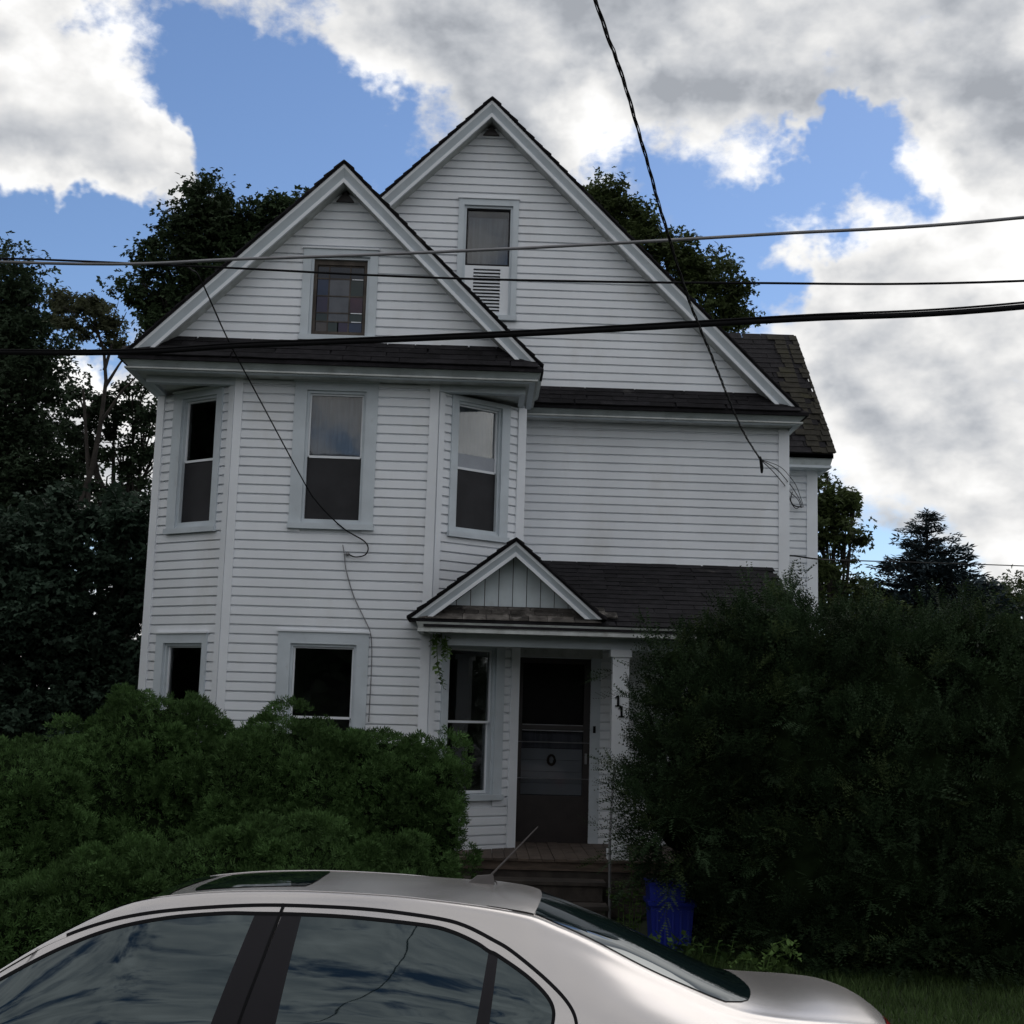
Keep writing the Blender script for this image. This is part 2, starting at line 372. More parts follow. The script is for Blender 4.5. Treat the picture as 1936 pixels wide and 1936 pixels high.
# window openings: (frame, glass a0, a1, z bottom, z rail, z top, casing left, right, bottom, top)
WB_U = (-1.96, -1.38, 4.10, 4.79, 5.49, -2.13, -1.215, 3.985, 5.62)
WB_L = (-2.00, -1.365, 1.17, 1.965, 2.71, -2.17, -1.20, 1.05, 2.87)
WL_U = (.425, .91, 4.07, 4.76, 5.445, .25, 1.035, 3.94, 5.555)
WL_L = (.37, .915, 1.17, 1.96, 2.69, .215, 1.02, 1.05, 2.83)
WR_U = (.285, .825, 4.085, 4.75, 5.465, .165, .975, 3.965, 5.555)
WR_L = (.27, .845, 1.19, 1.96, 2.745, .15, .995, 1.12, 2.86)
WG_B = (-1.99, -1.405, 6.125, 6.6, 7.03, -2.115, -1.28, 6.09, 7.145)
WG_M = (-.335, .195, 6.86, 7.50, 8.215, -.44, .30, 6.79, 8.33)
def hole(w): return (w[0] - .045, w[1] + .045, w[2] - .045, w[4] + .045)
AX_B, AZ_B, AX_M, AZ_M = -1.68, 8.07, -.07, 9.53
def gl(ax, az, off): return (lambda z: ax - (az - off - z)), (lambda z: ax + (az - off - z))
DOOR = (.435, 1.305, .56, 2.715)
# bay storeys and gables
clad(F_bay, .50, 5.633, -2.775, -.555, [hole(WB_U), hole(WB_L)])
clad(F_left, .50, 5.56, 0, F_left.len, [hole(WL_U), hole(WL_L)])
clad(F_right, .55, 5.56, 0, F_right.len, [hole(WR_U), hole(WR_L)])
gl0, gr0 = gl(AX_B, AZ_B, .16)
clad(F_bay, 6.075, 7.80, gl0, gr0, [hole(WG_B)])
clad(F_main, 3.86, 5.58, .42, 3.61)
gl1, gr1 = gl(AX_M, AZ_M, .16)
clad(F_main, 5.985, 9.26, lambda z: max(gl1(z), -1.9), gr1, [hole(WG_M)])
clad(F_main, .58, 3.86, .42, 3.61, [DOOR])
clad(F_wing, .55, 5.50, 3.40, 4.55)
for Fr, zt in ((F_bret, 5.6), (F_mside, 5.6), (F_wside, 5.55), (F_lside, 5.6)): clad(Fr, .5, zt, 0, Fr.len, joined=True)
MB().box(-3.6, 3.5, 23.9, 24.0, 0.3, 5.7).build('wall', M['siding'], house)
# foundation
fb = MB(); fb.box(-3.70, .34, 15.02, 15.6, -.2, .55).box(-2.75, -.58, 14.33, 15.2, -.2, .5).box(-3.65, 3.55, 15.68, 23.9, -.2, .55).box(3.5, 4.5, 18.05, 21.7, -.2, .55)
fb.build('foundation', M['found'], house)

def corner(Fr, a0, a1, z0, z1, out=.042, mat='white_trim'):
    mb = MB(); Fr.box(mb, a0, a1, 0, out, z0, z1); mb.build('corner_board', M[mat], house)
corner(F_left, -.03, .085, .48, 5.555); corner(F_left, F_left.len - .07, F_left.len + .006, .48, 5.555, .040)
corner(F_bay, -2.788, -2.70, .48, 5.631); corner(F_bay, -.645, -.545, .48, 5.631)
corner(F_right, -.006, .065, .50, 5.555, .040); corner(F_right, F_right.len - .085, F_right.len + .03, .55, 5.555)
corner(F_main, 3.52, 3.635, .55, 5.56); corner(F_mside, -.03, .10, .55, 5.55); corner(F_wing, 4.44, 4.575, .5, 5.49); corner(F_wside, -.03, .1, .5, 5.5)

def window(Fr, w, shade=None, lower='screen', upper='glass', louvre=False, stained=False, head_cap=True):
    a0, a1, zb, zr, zt, cl, cr, cb, ct = w
    root = MB(); Fr.box(root, cl, a0 - .035, .0, .044, cb + .06, ct)                     # the casing boards
    Fr.box(root, a1 + .035, cr, .0, .044, cb + .06, ct); Fr.box(root, a0 - .035, a1 + .035, .0, .0435, zt + .035, ct)
    win = root.build('window', M['trim'], house)
    if head_cap:
        m = MB(); Fr.box(m, cl - .012, cr + .012, .0, .062, ct, ct + .018); m.build('head_cap', M['white_trim'], win)
    m = MB(); Fr.box(m, cl - .01, cr + .01, .0, .072, cb, cb + .06); m.build('sill', M['trim'], win)
    m = MB()                                                                             # inner stop and jamb
    Fr.box(m, a0 - .035, a0 - .006, -.10, .012, zb - .035, zt + .035); Fr.box(m, a1 + .006, a1 + .035, -.10, .012, zb - .035, zt + .035)
    Fr.box(m, a0 - .006, a1 + .006, -.10, .012, zt + .006, zt + .035); Fr.box(m, a0 - .006, a1 + .006, -.10, .012, zb - .035, zb - .004)
    if cb + .06 < zb - .036: Fr.box(m, a0 - .035, a1 + .035, 0, .03, cb + .061, zb - .036)
    m.build('frame', M['trim'], win)
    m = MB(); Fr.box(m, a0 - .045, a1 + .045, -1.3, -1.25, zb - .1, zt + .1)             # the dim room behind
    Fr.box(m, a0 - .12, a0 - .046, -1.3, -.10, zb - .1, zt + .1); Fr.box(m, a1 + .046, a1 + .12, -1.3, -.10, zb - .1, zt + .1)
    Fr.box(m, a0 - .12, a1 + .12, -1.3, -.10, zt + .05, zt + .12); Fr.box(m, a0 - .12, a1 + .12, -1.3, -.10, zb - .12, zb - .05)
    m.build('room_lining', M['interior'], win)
    if stained: return win
    s = .028
    if louvre: zr2 = zr
    m = MB(); Fr.box(m, a0 - .006, a0 + .012, -.055, -.02, zr, zt + .006); Fr.box(m, a1 - .012, a1 + .006, -.055, -.02, zr, zt + .006)
    Fr.box(m, a0 + .012, a1 - .012, -.055, -.02, zt - .012, zt + .006); Fr.box(m, a0 + .012, a1 - .012, -.055, -.018, zr - .012, zr + .014)
    m.build('sash', M['white_trim'] if not louvre else M['car_black'], win)
    m = MB(); Fr.box(m, a0 + .012, a1 - .012, -.042, -.038, zr + .014, zt - .012); m.build('pane', M['glass'], win)
    if louvre:
        return win
    m = MB(); Fr.box(m, a0 + .012, a1 - .012, -.070, -.066, zb + .02, zr - .012); m.build('pane', M['glass'], win)
    if lower == 'screen':
        m = MB(); Fr.box(m, a0 - .004, a1 + .004, -.030, -.028, zb - .002, zr - .012); m.build('insect_screen', M['screen'], win)
    else:
        m = MB(); Fr.box(m, a0 - .006, a0 + .014, -.085, -.057, zb, zr - .012); Fr.box(m, a1 - .014, a1 + .006, -.085, -.057, zb, zr - .012); Fr.box(m, a0 + .014, a1 - .014, -.085, -.057, zb, zb + .03)
        m.build('sash', M['white_trim'], win)
    if shade:
        zlow, mt = shade
        m = MB(); n = 10
        for i in range(n):
            b0, b1 = a0 + (a1 - a0) * i / n, a0 + (a1 - a0) * (i + 1) / n
            d0, d1 = -.13 - .01 * (i % 2), -.13 - .01 * ((i + 1) % 2)
            m.poly([Fr.p(b0, d0, zlow), Fr.p(b1, d1, zlow), Fr.p(b1, d1, zt + .02), Fr.p(b0, d0, zt + .02)], [(0, 1, 2, 3)])
        m.build('window_shade', M[mt], win)
    return win
window(F_bay, WB_U, shade=(4.60, 'curtain'))
window(F_bay, WB_L, lower='sash')
window(F_left, WL_U)
window(F_left, WL_L, lower='sash')
wr = window(F_right, WR_U, shade=(4.65, 'blind'), head_cap=False)
window(F_right, WR_L, lower='sash')
m = MB(); F_right.box(m, WR_U[0] + .014, WR_U[1] - .014, -.036, -.030, 4.70, 4.92); m.build('lower_rail_panel', M['blind'], wr)
# attic window with leaded coloured panes
ws = window(F_bay, WG_B, stained=True)
a0, a1, zb, zt = WG_B[0], WG_B[1], WG_B[2], WG_B[4]
m = MB(); F_bay.box(m, a0 - .006, a0 + .03, -.06, -.02, zb - .004, zt + .006); F_bay.box(m, a1 - .03, a1 + .006, -.06, -.02, zb - .004, zt + .006)
F_bay.box(m, a0 + .03, a1 - .03, -.06, -.02, zt - .05, zt + .006); F_bay.box(m, a0 + .03, a1 - .03, -.06, -.02, zb - .004, zb + .085); m.build('sash', M['step'], ws)
cols = [a0 + .03, a0 + .165, a0 + .40, a1 - .03]; rows = [zb + .085, zb + .205, zb + .305, zb + .50, zb + .70, zb + .845, zt - .05]
cc_ = [['amber', 'green', 'blue'], ['green', 'grey', 'green'], ['purple', 'grey', 'red'], ['blue', 'grey', 'green'], ['dark', 'dark', 'dark'], ['red', 'grey', 'purple']]
mm = MB()
for i in range(6):
    for j in range(3):
        q0, q1 = cols[j], cols[j + 1]
        if j == 1 and i in (0, 5): parts = [(q0, (q0 + q1) / 2), ((q0 + q1) / 2, q1)]
        else: parts = [(q0, q1)]
        for kk, (b0, b1) in enumerate(parts):
            cname = cc_[i][j] if kk == 0 else ('purple' if i == 0 else 'dark')
            m = MB(); F_bay.box(m, b0 + .007, b1 - .007, -.048, -.043 + random.uniform(-.001, .001), rows[i] + .007, rows[i + 1] - .007); m.build('pane', STAIN[cname], ws)
for z in rows[1:-1]: F_bay.box(mm, a0 + .03, a1 - .03, -.052, -.038, z - .007, z + .007)
for c in cols[1:-1]: F_bay.box(mm, c - .007, c + .007, -.0521, -.0381, rows[0], rows[-1])
mm.build('muntins', M['step'], ws)
m = MB()
for (b0, b1, z) in ((cols[2] + .02, cols[3] - .01, rows[2]), (cols[2] + .02, cols[3] - .01, rows[4] - .005), (cols[2] + .03, cols[3] - .015, rows[1])): F_bay.box(m, b0, b1, -.039, -.032, z - .004, z + .005)
m.build('chipped_putty', M['white_trim'], ws)
# main attic window: pane above, louvred vent below
wl_ = window(F_main, WG_M, louvre=True)
a0, a1, zb, zr = WG_M[0], WG_M[1], WG_M[2], WG_M[3]
m = MB(); F_main.box(m, a0 - .006, a0 + .10, -.03, .0, zb, zr - .013); F_main.box(m, a1 - .10, a1 + .006, -.03, .0, zb, zr - .013)
F_main.box(m, a0 + .10, a1 - .10, -.03, 0, zr - .05, zr - .013); F_main.box(m, a0 + .10, a1 - .10, -.03, 0, zb, zb + .03); m.build('vent_frame', M['white_trim'], wl_)
for i in range(13):
    z = zb + .035 + i * (zr - .05 - zb - .035) / 13
    m = MB(); m.hexa([F_main.p(a0 + .1, .004, z), F_main.p(a1 - .1, .004, z), F_main.p(a1 - .1, .001, z - .006), F_main.p(a0 + .1, .001, z - .006),
                      F_main.p(a0 + .1, -.03, z + .030), F_main.p(a1 - .1, -.03, z + .030), F_main.p(a1 - .1, -.034, z + .022), F_main.p(a0 + .1, -.034, z + .022)])
    m.build('louvre_slat', M['white_trim'], wl_)
m = MB()
F_main.box(m, a0 + .02, a1 - .02, -.16, -.15, zr + .02, WG_M[4] - .06); m.build('window_shade', M['curtain'], wl_)

# ---- roofs, rakes, eaves
def sweep(path, prof):               # profile (outward d, z) swept along a level path, mitred at the bends
    P = [np.array(p, float) for p in path]; n = len(P); mb = MB(); nr = []
    for i in range(n):
        ns = []
        if i > 0: t = P[i] - P[i - 1]; t /= np.linalg.norm(t); ns.append(np.array([t[1], -t[0]]))
        if i < n - 1: t = P[i + 1] - P[i]; t /= np.linalg.norm(t); ns.append(np.array([t[1], -t[0]]))
        v = ns[0] if len(ns) == 1 else (ns[0] + ns[1]) / (1 + ns[0] @ ns[1]); nr.append(v)
    k = len(prof); pts = []
    for p, v in zip(P, nr):
        for d, z in prof: q = p + v * d; pts.append((q[0], q[1], z))
    F = []
    for i in range(n - 1):
        for j in range(k): F.append((i * k + j, i * k + (j + 1) % k, (i + 1) * k + (j + 1) % k, (i + 1) * k + j))
    F += [tuple(range(k))[::-1], tuple((n - 1) * k + j for j in range(k))]
    return mb.poly(pts, F)
def eave(path, z, h=.13, roll=.095, mat='eave'):
    sweep(path, [(-.005, z), (0, z), (-roll, z - h + .035), (-roll - .04, z - h + .035)][::-1]).build('crown_moulding', M[mat], house)
    sweep(path, [(-roll + .012, z - h + .034), (-roll + .012, z - h), (-roll - .05, z - h), (-roll - .05, z - h + .034)]).build('fascia', M['trim' if mat == 'eave' else mat], house)
def rake(ax, az, xt, yf, yw, roofback, slope=1.0, tw=.235, name='roof', both=True):
    res = []
    for sgn, x in ((-1, 2 * ax - xt), (1, xt)):
        zt_ = az - abs(x - ax) * slope
        def q(t, y0, y1, t2, y02):   # band from t to t2 below the roof line
            xa_, xb_ = ax + sgn * (az - t - zt_) / slope, ax + sgn * (az - t2 - zt_) / slope
            pts = [(xa_, y0, zt_), (ax, y0, az - t), (ax, y1, az - t), (xa_, y1, zt_)]
            lo = [(xb_, y02, zt_), (ax, y02, az - t2), (ax, y1, az - t2), (xb_, y1, zt_)]
            return lo + pts
        rf = MB().hexa(q(0, yf - .03, roofback, .035, yf - .03)).build('roof', M['shingle'], house)
        MB().hexa(q(.036, yf - .018, yf + .03, .078, yf - .012)).build('rake_trim', M['white_trim'], house)
        MB().hexa(q(.0785, yf - .010, yf + .05, .185, yf + .042)).build('rake_board', M['trim'], house)
        MB().hexa(q(.1855, yf + .012, yf + .05, tw, yf + .014)).build('rake_trim', M['white_trim'], house)
        MB().hexa(q(.19, yf + .0505, yw + .01, .21, yf + .0505)).build('rake_soffit', M['soffit'], house)
        # shingle butts along the rake edge
        mb = MB(); L = abs(x - ax) * math.sqrt(1 + slope ** 2); nst = int(L / .145)
        dx, dz = (x - ax) / nst, (zt_ - az) / nst
        nx_, nz_ = sgn * slope / math.hypot(1, slope), 1 / math.hypot(1, slope)
        for i in range(nst):
            t0 = .003; t1 = .016 + random.uniform(-.003, .004); oy = random.uniform(-.012, .006)
            xa, za, xb, zb_ = ax + dx * i, az + dz * i, ax + dx * (i + 1), az + dz * (i + 1)
            mb.hexa([(xa, yf - .045 + oy, za - .01), (xb, yf - .045 + oy, zb_ - .01), (xb, yf + .5, zb_ - .01), (xa, yf + .5, za - .01),
                     (xa + nx_ * t0, yf - .045 + oy, za + nz_ * t0), (xb + nx_ * t1, yf - .045 + oy, zb_ + nz_ * t1), (xb + nx_ * t1, yf + .5, zb_ + nz_ * t1), (xa + nx_ * t0, yf + .5, za + nz_ * t0)])
        o = mb.build('shingle_edge', M['shingle'], rf); o['kind'] = 'stuff'
rake(AX_B, AZ_B, .58, 14.0, YB, 15.62)
rake(AX_M, AZ_M, 3.79, 15.35, YM, 24.2)
for ax, az, y in ((AX_B, AZ_B, YB), (AX_M, AZ_M, YM)):                    # dark solid triangle under each peak
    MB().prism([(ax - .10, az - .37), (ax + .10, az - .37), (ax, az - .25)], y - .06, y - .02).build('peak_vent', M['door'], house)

SHN = [0]
tabme = None
def shingles(roof, p0, u, v, nrm, width, length, ymax, left_cut=None, right_cut=None, tab=.30, expo=.14, parts=True, mat='shingle', moss_right=False):
    """courses of tabs on a slope: p0 the low left corner, u along the eave, v up the slope"""
    global tabme
    if tabme is None:
        mb = MB().hexa([(-.148, 0, 0), (.148, 0, 0), (.148, .20, -.004), (-.148, .20, -.004), (-.148, 0, .011), (.148, 0, .011), (.148, .20, .001), (-.148, .20, .001)])
        tabme = bpy.data.meshes.new('shingle'); tabme.from_pydata(mb.v, [], mb.f); tabme.update()
    u, v, nrm = [np.array(q, float) for q in (u, v, nrm)]
    base = root_base(roof); rows_ = int(round(length / expo)); jm = MB(); made = {}
    for j in range(rows_):
        s = j * length / rows_; nt = int(width / tab) + 2; off = (-.5 if j % 2 else 0) * tab
        for i in range(nt):
            c = off + (i + .5) * tab + random.uniform(-.012, .012)
            lo = left_cut(s) if left_cut else 0.0; hi = right_cut(s) if right_cut else width
            if c < lo + .04 or c > hi - .04: continue
            a, b = max(c - tab / 2, lo), min(c + tab / 2, hi)
            sx = (b - a) / tab; cc2 = (a + b) / 2
            P = np.array(p0) + u * cc2 + v * (s + random.uniform(-.006, .006)) + nrm * (.004 + random.uniform(0, .004))
            mname = 'shingle_moss' if (moss_right and c > hi - .12 - random.random() * .25) else mat
            rz = random.uniform(-.02, .02); uu = u * math.cos(rz) + v * math.sin(rz); vv = v * math.cos(rz) - u * math.sin(rz)
            if parts and SHN[0] < 300:
                SHN[0] += 1
                if mname not in made:
                    me = tabme.copy(); me.materials.append(M[mname]); made[mname] = me
                o = bpy.data.objects.new('shingle', made[mname]); COL.objects.link(o); o.parent = roof
                P2 = P - base
                o.matrix_local = Matrix(((uu[0] * sx, vv[0], nrm[0], P2[0]), (uu[1] * sx, vv[1], nrm[1], P2[1]), (uu[2] * sx, vv[2], nrm[2], P2[2]), (0, 0, 0, 1)))
            else:
                jm.poly([P + uu * x * sx + vv * y + nrm * z for x, y, z in [tuple(q.co) for q in tabme.vertices]], [tuple(p.vertices) for p in tabme.polygons])
    if jm.v: jm.build('shingles', M['shingle_moss' if False else mat], roof, kind='stuff')
# porch roof (largest shingles in view first)
PZ0, PY0, PZ1 = 2.985, 13.74, 3.86
pv = np.array([0, YM - PY0, PZ1 - PZ0]); PL = np.linalg.norm(pv); pv = pv / PL; pn = np.array([0, -pv[2], pv[1]])
proof = MB().hexa([(-.60, PY0, PZ0 - .05), (3.43, PY0, PZ0 - .05), (3.43, YM - .01, PZ1 - .05), (.42, YM - .01, PZ1 - .05), (-.60, PY0, PZ0), (3.43, PY0, PZ0), (3.43, YM - .01, PZ1), (.42, YM - .01, PZ1)]).build('roof', M['shingle'], house)
shingles(proof, (.5, PY0 - .02, PZ0), (1, 0, 0), pv, pn, 2.95, PL, 0, left_cut=lambda s: max(0.0, .60 - s * .5))
# skirt roof of the bay gable
bv = np.array([0, .4, .32]); BL = np.linalg.norm(bv); bv /= BL; bn = np.array([0, -bv[2], bv[1]])
broof = MB().hexa([(-3.985, 13.9, 5.72), (.585, 13.9, 5.72), (.585, 14.31, 5.72), (-3.985, 14.31, 5.72), (-3.985, 13.9, 5.76), (.585, 13.9, 5.76), (.20, 14.31, 6.08), (-3.55, 14.31, 6.08)]).build('roof', M['shingle'], house)
shingles(broof, (-3.985, 13.885, 5.762), (1, 0, 0), bv, bn, 4.57, BL, 0, left_cut=lambda s: s * .78, right_cut=lambda s: 4.57 - s * .78, expo=.125)
mroof = MB().hexa([(.42, 15.25, 5.645), (3.80, 15.25, 5.645), (3.80, 15.66, 5.645), (.42, 15.66, 5.645), (.42, 15.25, 5.685), (3.80, 15.25, 5.685), (3.45, 15.66, 5.985), (.42, 15.66, 5.985)]).build('roof', M['shingle'], house)
mv = np.array([0, .4, .30]); ML = np.linalg.norm(mv); mv /= ML; mn = np.array([0, -mv[2], mv[1]])
shingles(mroof, (.42, 15.235, 5.687), (1, 0, 0), mv, mn, 3.38, ML, 0, right_cut=lambda s: 3.38 - s * .75, expo=.125)
# side wing roof
wv_ = np.array([0, 1, 1.0]) / math.sqrt(2); wn_ = np.array([0, -1, 1.0]) / math.sqrt(2)
wroof = MB().prism([(0, 0)] * 0 + [(3.0, 5.60), (4.72, 5.60), (4.72, 5.66), (3.0, 5.66)], 17.60, 17.601).hexa([(3.0, 17.60, 5.60), (4.72, 17.60, 5.60), (4.72, 19.9, 7.85), (3.0, 19.9, 7.85), (3.0, 17.60, 5.655), (4.72, 17.60, 5.655), (4.74, 19.9, 7.915), (3.0, 19.9, 7.915)]).hexa(
    [(3.0, 22.2, 5.60), (4.72, 22.2, 5.60), (4.72, 19.9, 7.85), (3.0, 19.9, 7.85), (3.0, 22.2, 5.655), (4.72, 22.2, 5.655), (4.74, 19.9, 7.915), (3.0, 19.9, 7.915)]).build('roof', M['shingle'], house)
shingles(wroof, (3.0, 17.585, 5.66), (1, 0, 0), wv_, wn_, 1.735, 3.24, 0, moss_right=True, expo=.14)
mb = MB()
for j in range(23):                                                         # mossy verge tabs of the wing roof
    s = j * .1405
    for i in range(2):
        w0 = 1.735 - .30 * (i + random.random() * .6); P = np.array([3.0, 17.575, 5.664]) + wv_ * s + wn_ * .010
        mb.poly([P + np.array([x, 0, 0]) + wv_ * y + wn_ * z for x, y, z in [(w0, 0, 0), (1.75 - .2 * i + random.uniform(-.015, .02), 0, 0), (1.75 - .2 * i, .16, -.004), (w0, .16, -.004), (w0, 0, .014), (1.75 - .2 * i, 0, .014), (1.75 - .2 * i, .16, .003), (w0, .16, .003)]],
                [(3, 2, 1, 0), (4, 5, 6, 7), (0, 1, 5, 4), (1, 2, 6, 5), (2, 3, 7, 6), (3, 0, 4, 7)])
mb.build('mossy_shingles', M['shingle_moss'], wroof, kind='stuff')
# eaves
eave([(-3.985, 15.62), (-3.985, 13.905), (.585, 13.905), (.585, 15.62)], 5.745, .125)
MB().box(-3.93, .53, 13.955, 15.6, 5.632, 5.65).build('soffit', M['soffit'], house)
for x0, x1, y0, y1 in ((-3.765, -2.789, 14.262, 14.37), (-.544, .405, 14.262, 14.37), (-3.765, -3.70, 14.371, 14.98), (.34, .405, 14.371, 14.98)):
    MB().box(x0, x1, y0, y1, 5.555, 5.631).build('frieze_board', M['trim'], house)
MB().poly([(-3.70, 14.37, 5.60), (-2.80, 14.37, 5.60), (-3.70, 15.0, 5.60)], [(0, 1, 2)]).build('soffit', M['soffit'], house)
MB().poly([(.34, 14.37, 5.60), (.34, 15.0, 5.60), (-.52, 14.37, 5.60)], [(0, 1, 2)]).build('soffit', M['soffit'], house)
eave([(.42, 15.255), (3.80, 15.255), (3.80, 18.0)], 5.675, .125)
MB().box(.42, 3.745, 15.305, 15.64, 5.563, 5.58).build('soffit', M['soffit'], house)
MB().box(3.645, 3.745, 15.641, 18.0, 5.563, 5.58).build('soffit', M['soffit'], house)
eave([(3.6, 17.62), (4.72, 17.62), (4.72, 22.0)], 5.625, .15, .03)
MB().box(3.65, 4.69, 17.65, 17.99, 5.49, 5.50).build('soffit', M['trim'], house); MB().box(4.58, 4.69, 18.0, 21.9, 5.49, 5.50).build('soffit', M['trim'], house)
MB().prism([(17.9, 5.5), (21.9, 5.5), (19.9, 7.7)], 0, .1)  # (unused outline)
gm = MB(); gm.poly([(4.55, 18.0, 5.5), (4.55, 21.8, 5.5), (4.55, 19.9, 7.75)], [(0, 1, 2)]); gm.build('wall', M['siding'], house)
gm = MB(); gm.poly([(-3.76, 23.95, 5.5), (3.61, 23.95, 5.5), (-.07, 23.95, 9.3)], [(0, 1, 2)]); gm.build('wall', M['siding'], house)

# ---- porch
eave([(-.68, 14.28), (-.68, 13.73), (3.44, 13.73), (3.44, 15.6)], 2.985, .10, .03, 'soffit')
MB().box(-.55, 3.36, 13.80, 15.6, 2.885, 2.90).build('porch_ceiling', M['soffit'], house)
MB().box(-.44, 3.30, 14.03, 14.17, 2.765, 2.884).build('porch_beam', M['trim'], house)
AXP, AZP = .335, 3.885
for sgn, xt, zt_ in ((-1, -.775, 3.02), (1, 1.295, 3.06)):
    def q(t, y0, y1, t2, y02):
        sl_ = (AZP - zt_) / abs(xt - AXP); xa_, xb_ = AXP + sgn * (AZP - t - zt_) / sl_, AXP + sgn * (AZP - t2 - zt_) / sl_
        return [(xb_, y02, zt_), (AXP, y02, AZP - t2), (AXP, y1, AZP - t2), (xb_, y1, zt_), (xa_, y0, zt_), (AXP, y0, AZP - t), (AXP, y1, AZP - t), (xa_, y1, zt_)]
    y = 13.72
    pr = MB().hexa(q(0, y - .03, 14.28 if sgn < 0 else 15.2, .038, y - .03)).build('roof', M['shingle'], house)
    if sgn < 0: MB().hexa([(-.3, 14.27, 3.33), (AXP, 14.27, AZP - .04), (AXP, 15.2, AZP - .04), (AXP - .02, 15.2, AZP - .045), (-.3, 14.27, 3.375), (AXP, 14.27, AZP), (AXP, 15.2, AZP), (AXP - .02, 15.2, AZP - .005)]).build('roof', M['shingle'], house)
    xin = xt + sgn * -.14
    MB().hexa(q(.039, y - .015, y + .03, .075, y - .010)).build('rake_trim', M['white_trim'], house)
    MB().hexa(q(.0755, y - .008, y + .05, .145, y + .035)).build('rake_board', M['trim'], house)
    MB().hexa(q(.1455, y + .012, y + .05, .19, y + .013)).build('rake_trim', M['white_trim'], house)
    MB().hexa(q(.15, y + .0505, 14.0, .165, y + .0505)).build('rake_soffit', M['soffit'], house)
    mb = MB(); n = 11; dx, dz = (xt - AXP) / n, (zt_ - AZP) / n
    for i in range(n):
        oy = random.uniform(-.015, .006); th = random.uniform(.012, .026); xa, za, xb, zb_ = AXP + dx * i, AZP + dz * i, AXP + dx * (i + 1), AZP + dz * (i + 1)
        mb.hexa([(xa, y - .045 + oy, za - .01), (xb, y - .045 + oy, zb_ - .01), (xb, y + .5, zb_ - .01), (xa, y + .5, za - .01), (xa, y - .045 + oy, za + .004), (xb, y - .045 + oy, zb_ + th), (xb, y + .5, zb_ + th), (xa, y + .5, za + .004)])
    mb.build('shingle_edge', M['shingle'], pr, kind='stuff')
# pediment boards
pslope = (AZP - 3.03) / 1.08
x = -.42; wdt = .148
while x < 1.10:
    xa, xb = x + .004, x + wdt - .004
    def tz(xx): return AZP - .17 - abs(xx - AXP) * pslope
    za, zb_ = tz(xa), tz(xb)
    if max(za, zb_) > 3.20:
        poly = [(xa, 3.185), (xb, 3.185), (xb, max(zb_, 3.19)), (xa, max(za, 3.19))]
        if xa < AXP < xb: poly = poly[:3] + [(AXP, tz(AXP))] + poly[3:]
        MB().prism(poly, 13.99 + random.uniform(-.003, .003), 14.02).build('pediment_board', M['wood_white'], house)
    x += wdt
MB().prism([(-.62, 3.10), (1.25, 3.10), (AXP, 3.72)], 14.021, 14.03).build('pediment_back', M['door'], house)
MB().hexa([(-.76, 13.735, 2.99), (1.32, 13.735, 2.99), (1.32, 14.0, 2.99), (-.76, 14.0, 2.99), (-.76, 13.735, 3.02), (1.32, 13.735, 3.02), (1.12, 14.0, 3.165), (-.50, 14.0, 3.165)]).build('roof', M['shingle'], house)
sk = MB()
for j, (y, z) in enumerate(((13.722, 3.022), (13.83, 3.082), (13.925, 3.135))):
    xx = -.72 + .1 * j
    while xx < 1.24 - .08 * j:
        w_ = random.uniform(.12, .30); sk.hexa([(xx, y + random.uniform(-.012, .01), z), (xx + w_, y + random.uniform(-.012, .01), z), (xx + w_, y + .13, z + .065), (xx, y + .13, z + .065), (xx, y, z + .014), (xx + w_ - .01, y, z + .014), (xx + w_ - .01, y + .13, z + .075), (xx, y + .13, z + .075)]); xx += w_ + .004
M['shingle_worn'] = mk('worn_lichen_shingle', (0.075, 0.068, 0.062), 0.95, 0.4, 9, 7, bump=0.5, bscale=120, island=.6, stain=(7, .50, .68, .7), stain_col=(0.26, 0.24, 0.22), spec=.2)
sk.build('worn_shingles', M['shingle_worn'], house, kind='stuff')
# worn lichen-pale tabs lying along the skirt roofs
for (x0, x1, y, z, n) in ((-3.0, -.1, 14.02, 5.868, 10), (1.5, 3.5, 15.36, 5.775, 5)):
    wn2 = MB()
    for i in range(n):
        xx = random.uniform(x0, x1); w_ = random.uniform(.05, .15); t = random.uniform(0, .09)
        wn2.hexa([(xx, y + t, z + t * .78), (xx + w_, y + t, z + t * .78), (xx + w_ * .9, y + t + .05, z + t * .78 + .04), (xx + .02, y + t + .05, z + t * .78 + .04), (xx, y + t, z + t * .78 + .012), (xx + w_, y + t, z + t * .78 + .010), (xx + w_ * .9, y + t + .05, z + t * .78 + .05), (xx + .02, y + t + .05, z + t * .78 + .05)])
    wn2.build('worn_shingles', M['shingle_worn'], house, kind='stuff')
def post(x0, x1, y0, y1):
    p = MB().box(x0, x1, y0, y1, .60, 2.765).build('porch_post', M['white_trim'], house)
    MB().box(x0 - .025, x1 + .025, y0 - .025, y1 + .025, 2.69, 2.764).build('capital', M['white_trim'], p)
    MB().box(x0 - .02, x1 + .02, y0 - .02, y1 + .02, .601, .70).build('plinth', M['white_trim'], p)
    return p
pp = post(1.40, 1.575, 14.03, 14.17); post(3.12, 3.28, 14.03, 14.17)
def digit_one(x, z, parent, h=.105):  # a serif numeral 1
    m = MB(); y0, y1 = 14.016, 14.029
    m.box(x - .011, x + .011, y0, y1, z - h / 2, z + h / 2); m.box(x - .030, x + .030, y0 + .001, y1, z - h / 2 - .010, z - h / 2 + .002)
    m.prism([(x - .036, z + h / 2 - .032), (x - .0112, z + h / 2 - .022), (x - .0112, z + h / 2), (x - .018, z + h / 2 - .006)], y0, y1)
    m.build('house_number', M['black'], parent)
digit_one(1.462, 2.235, pp); digit_one(1.500, 2.125, pp)
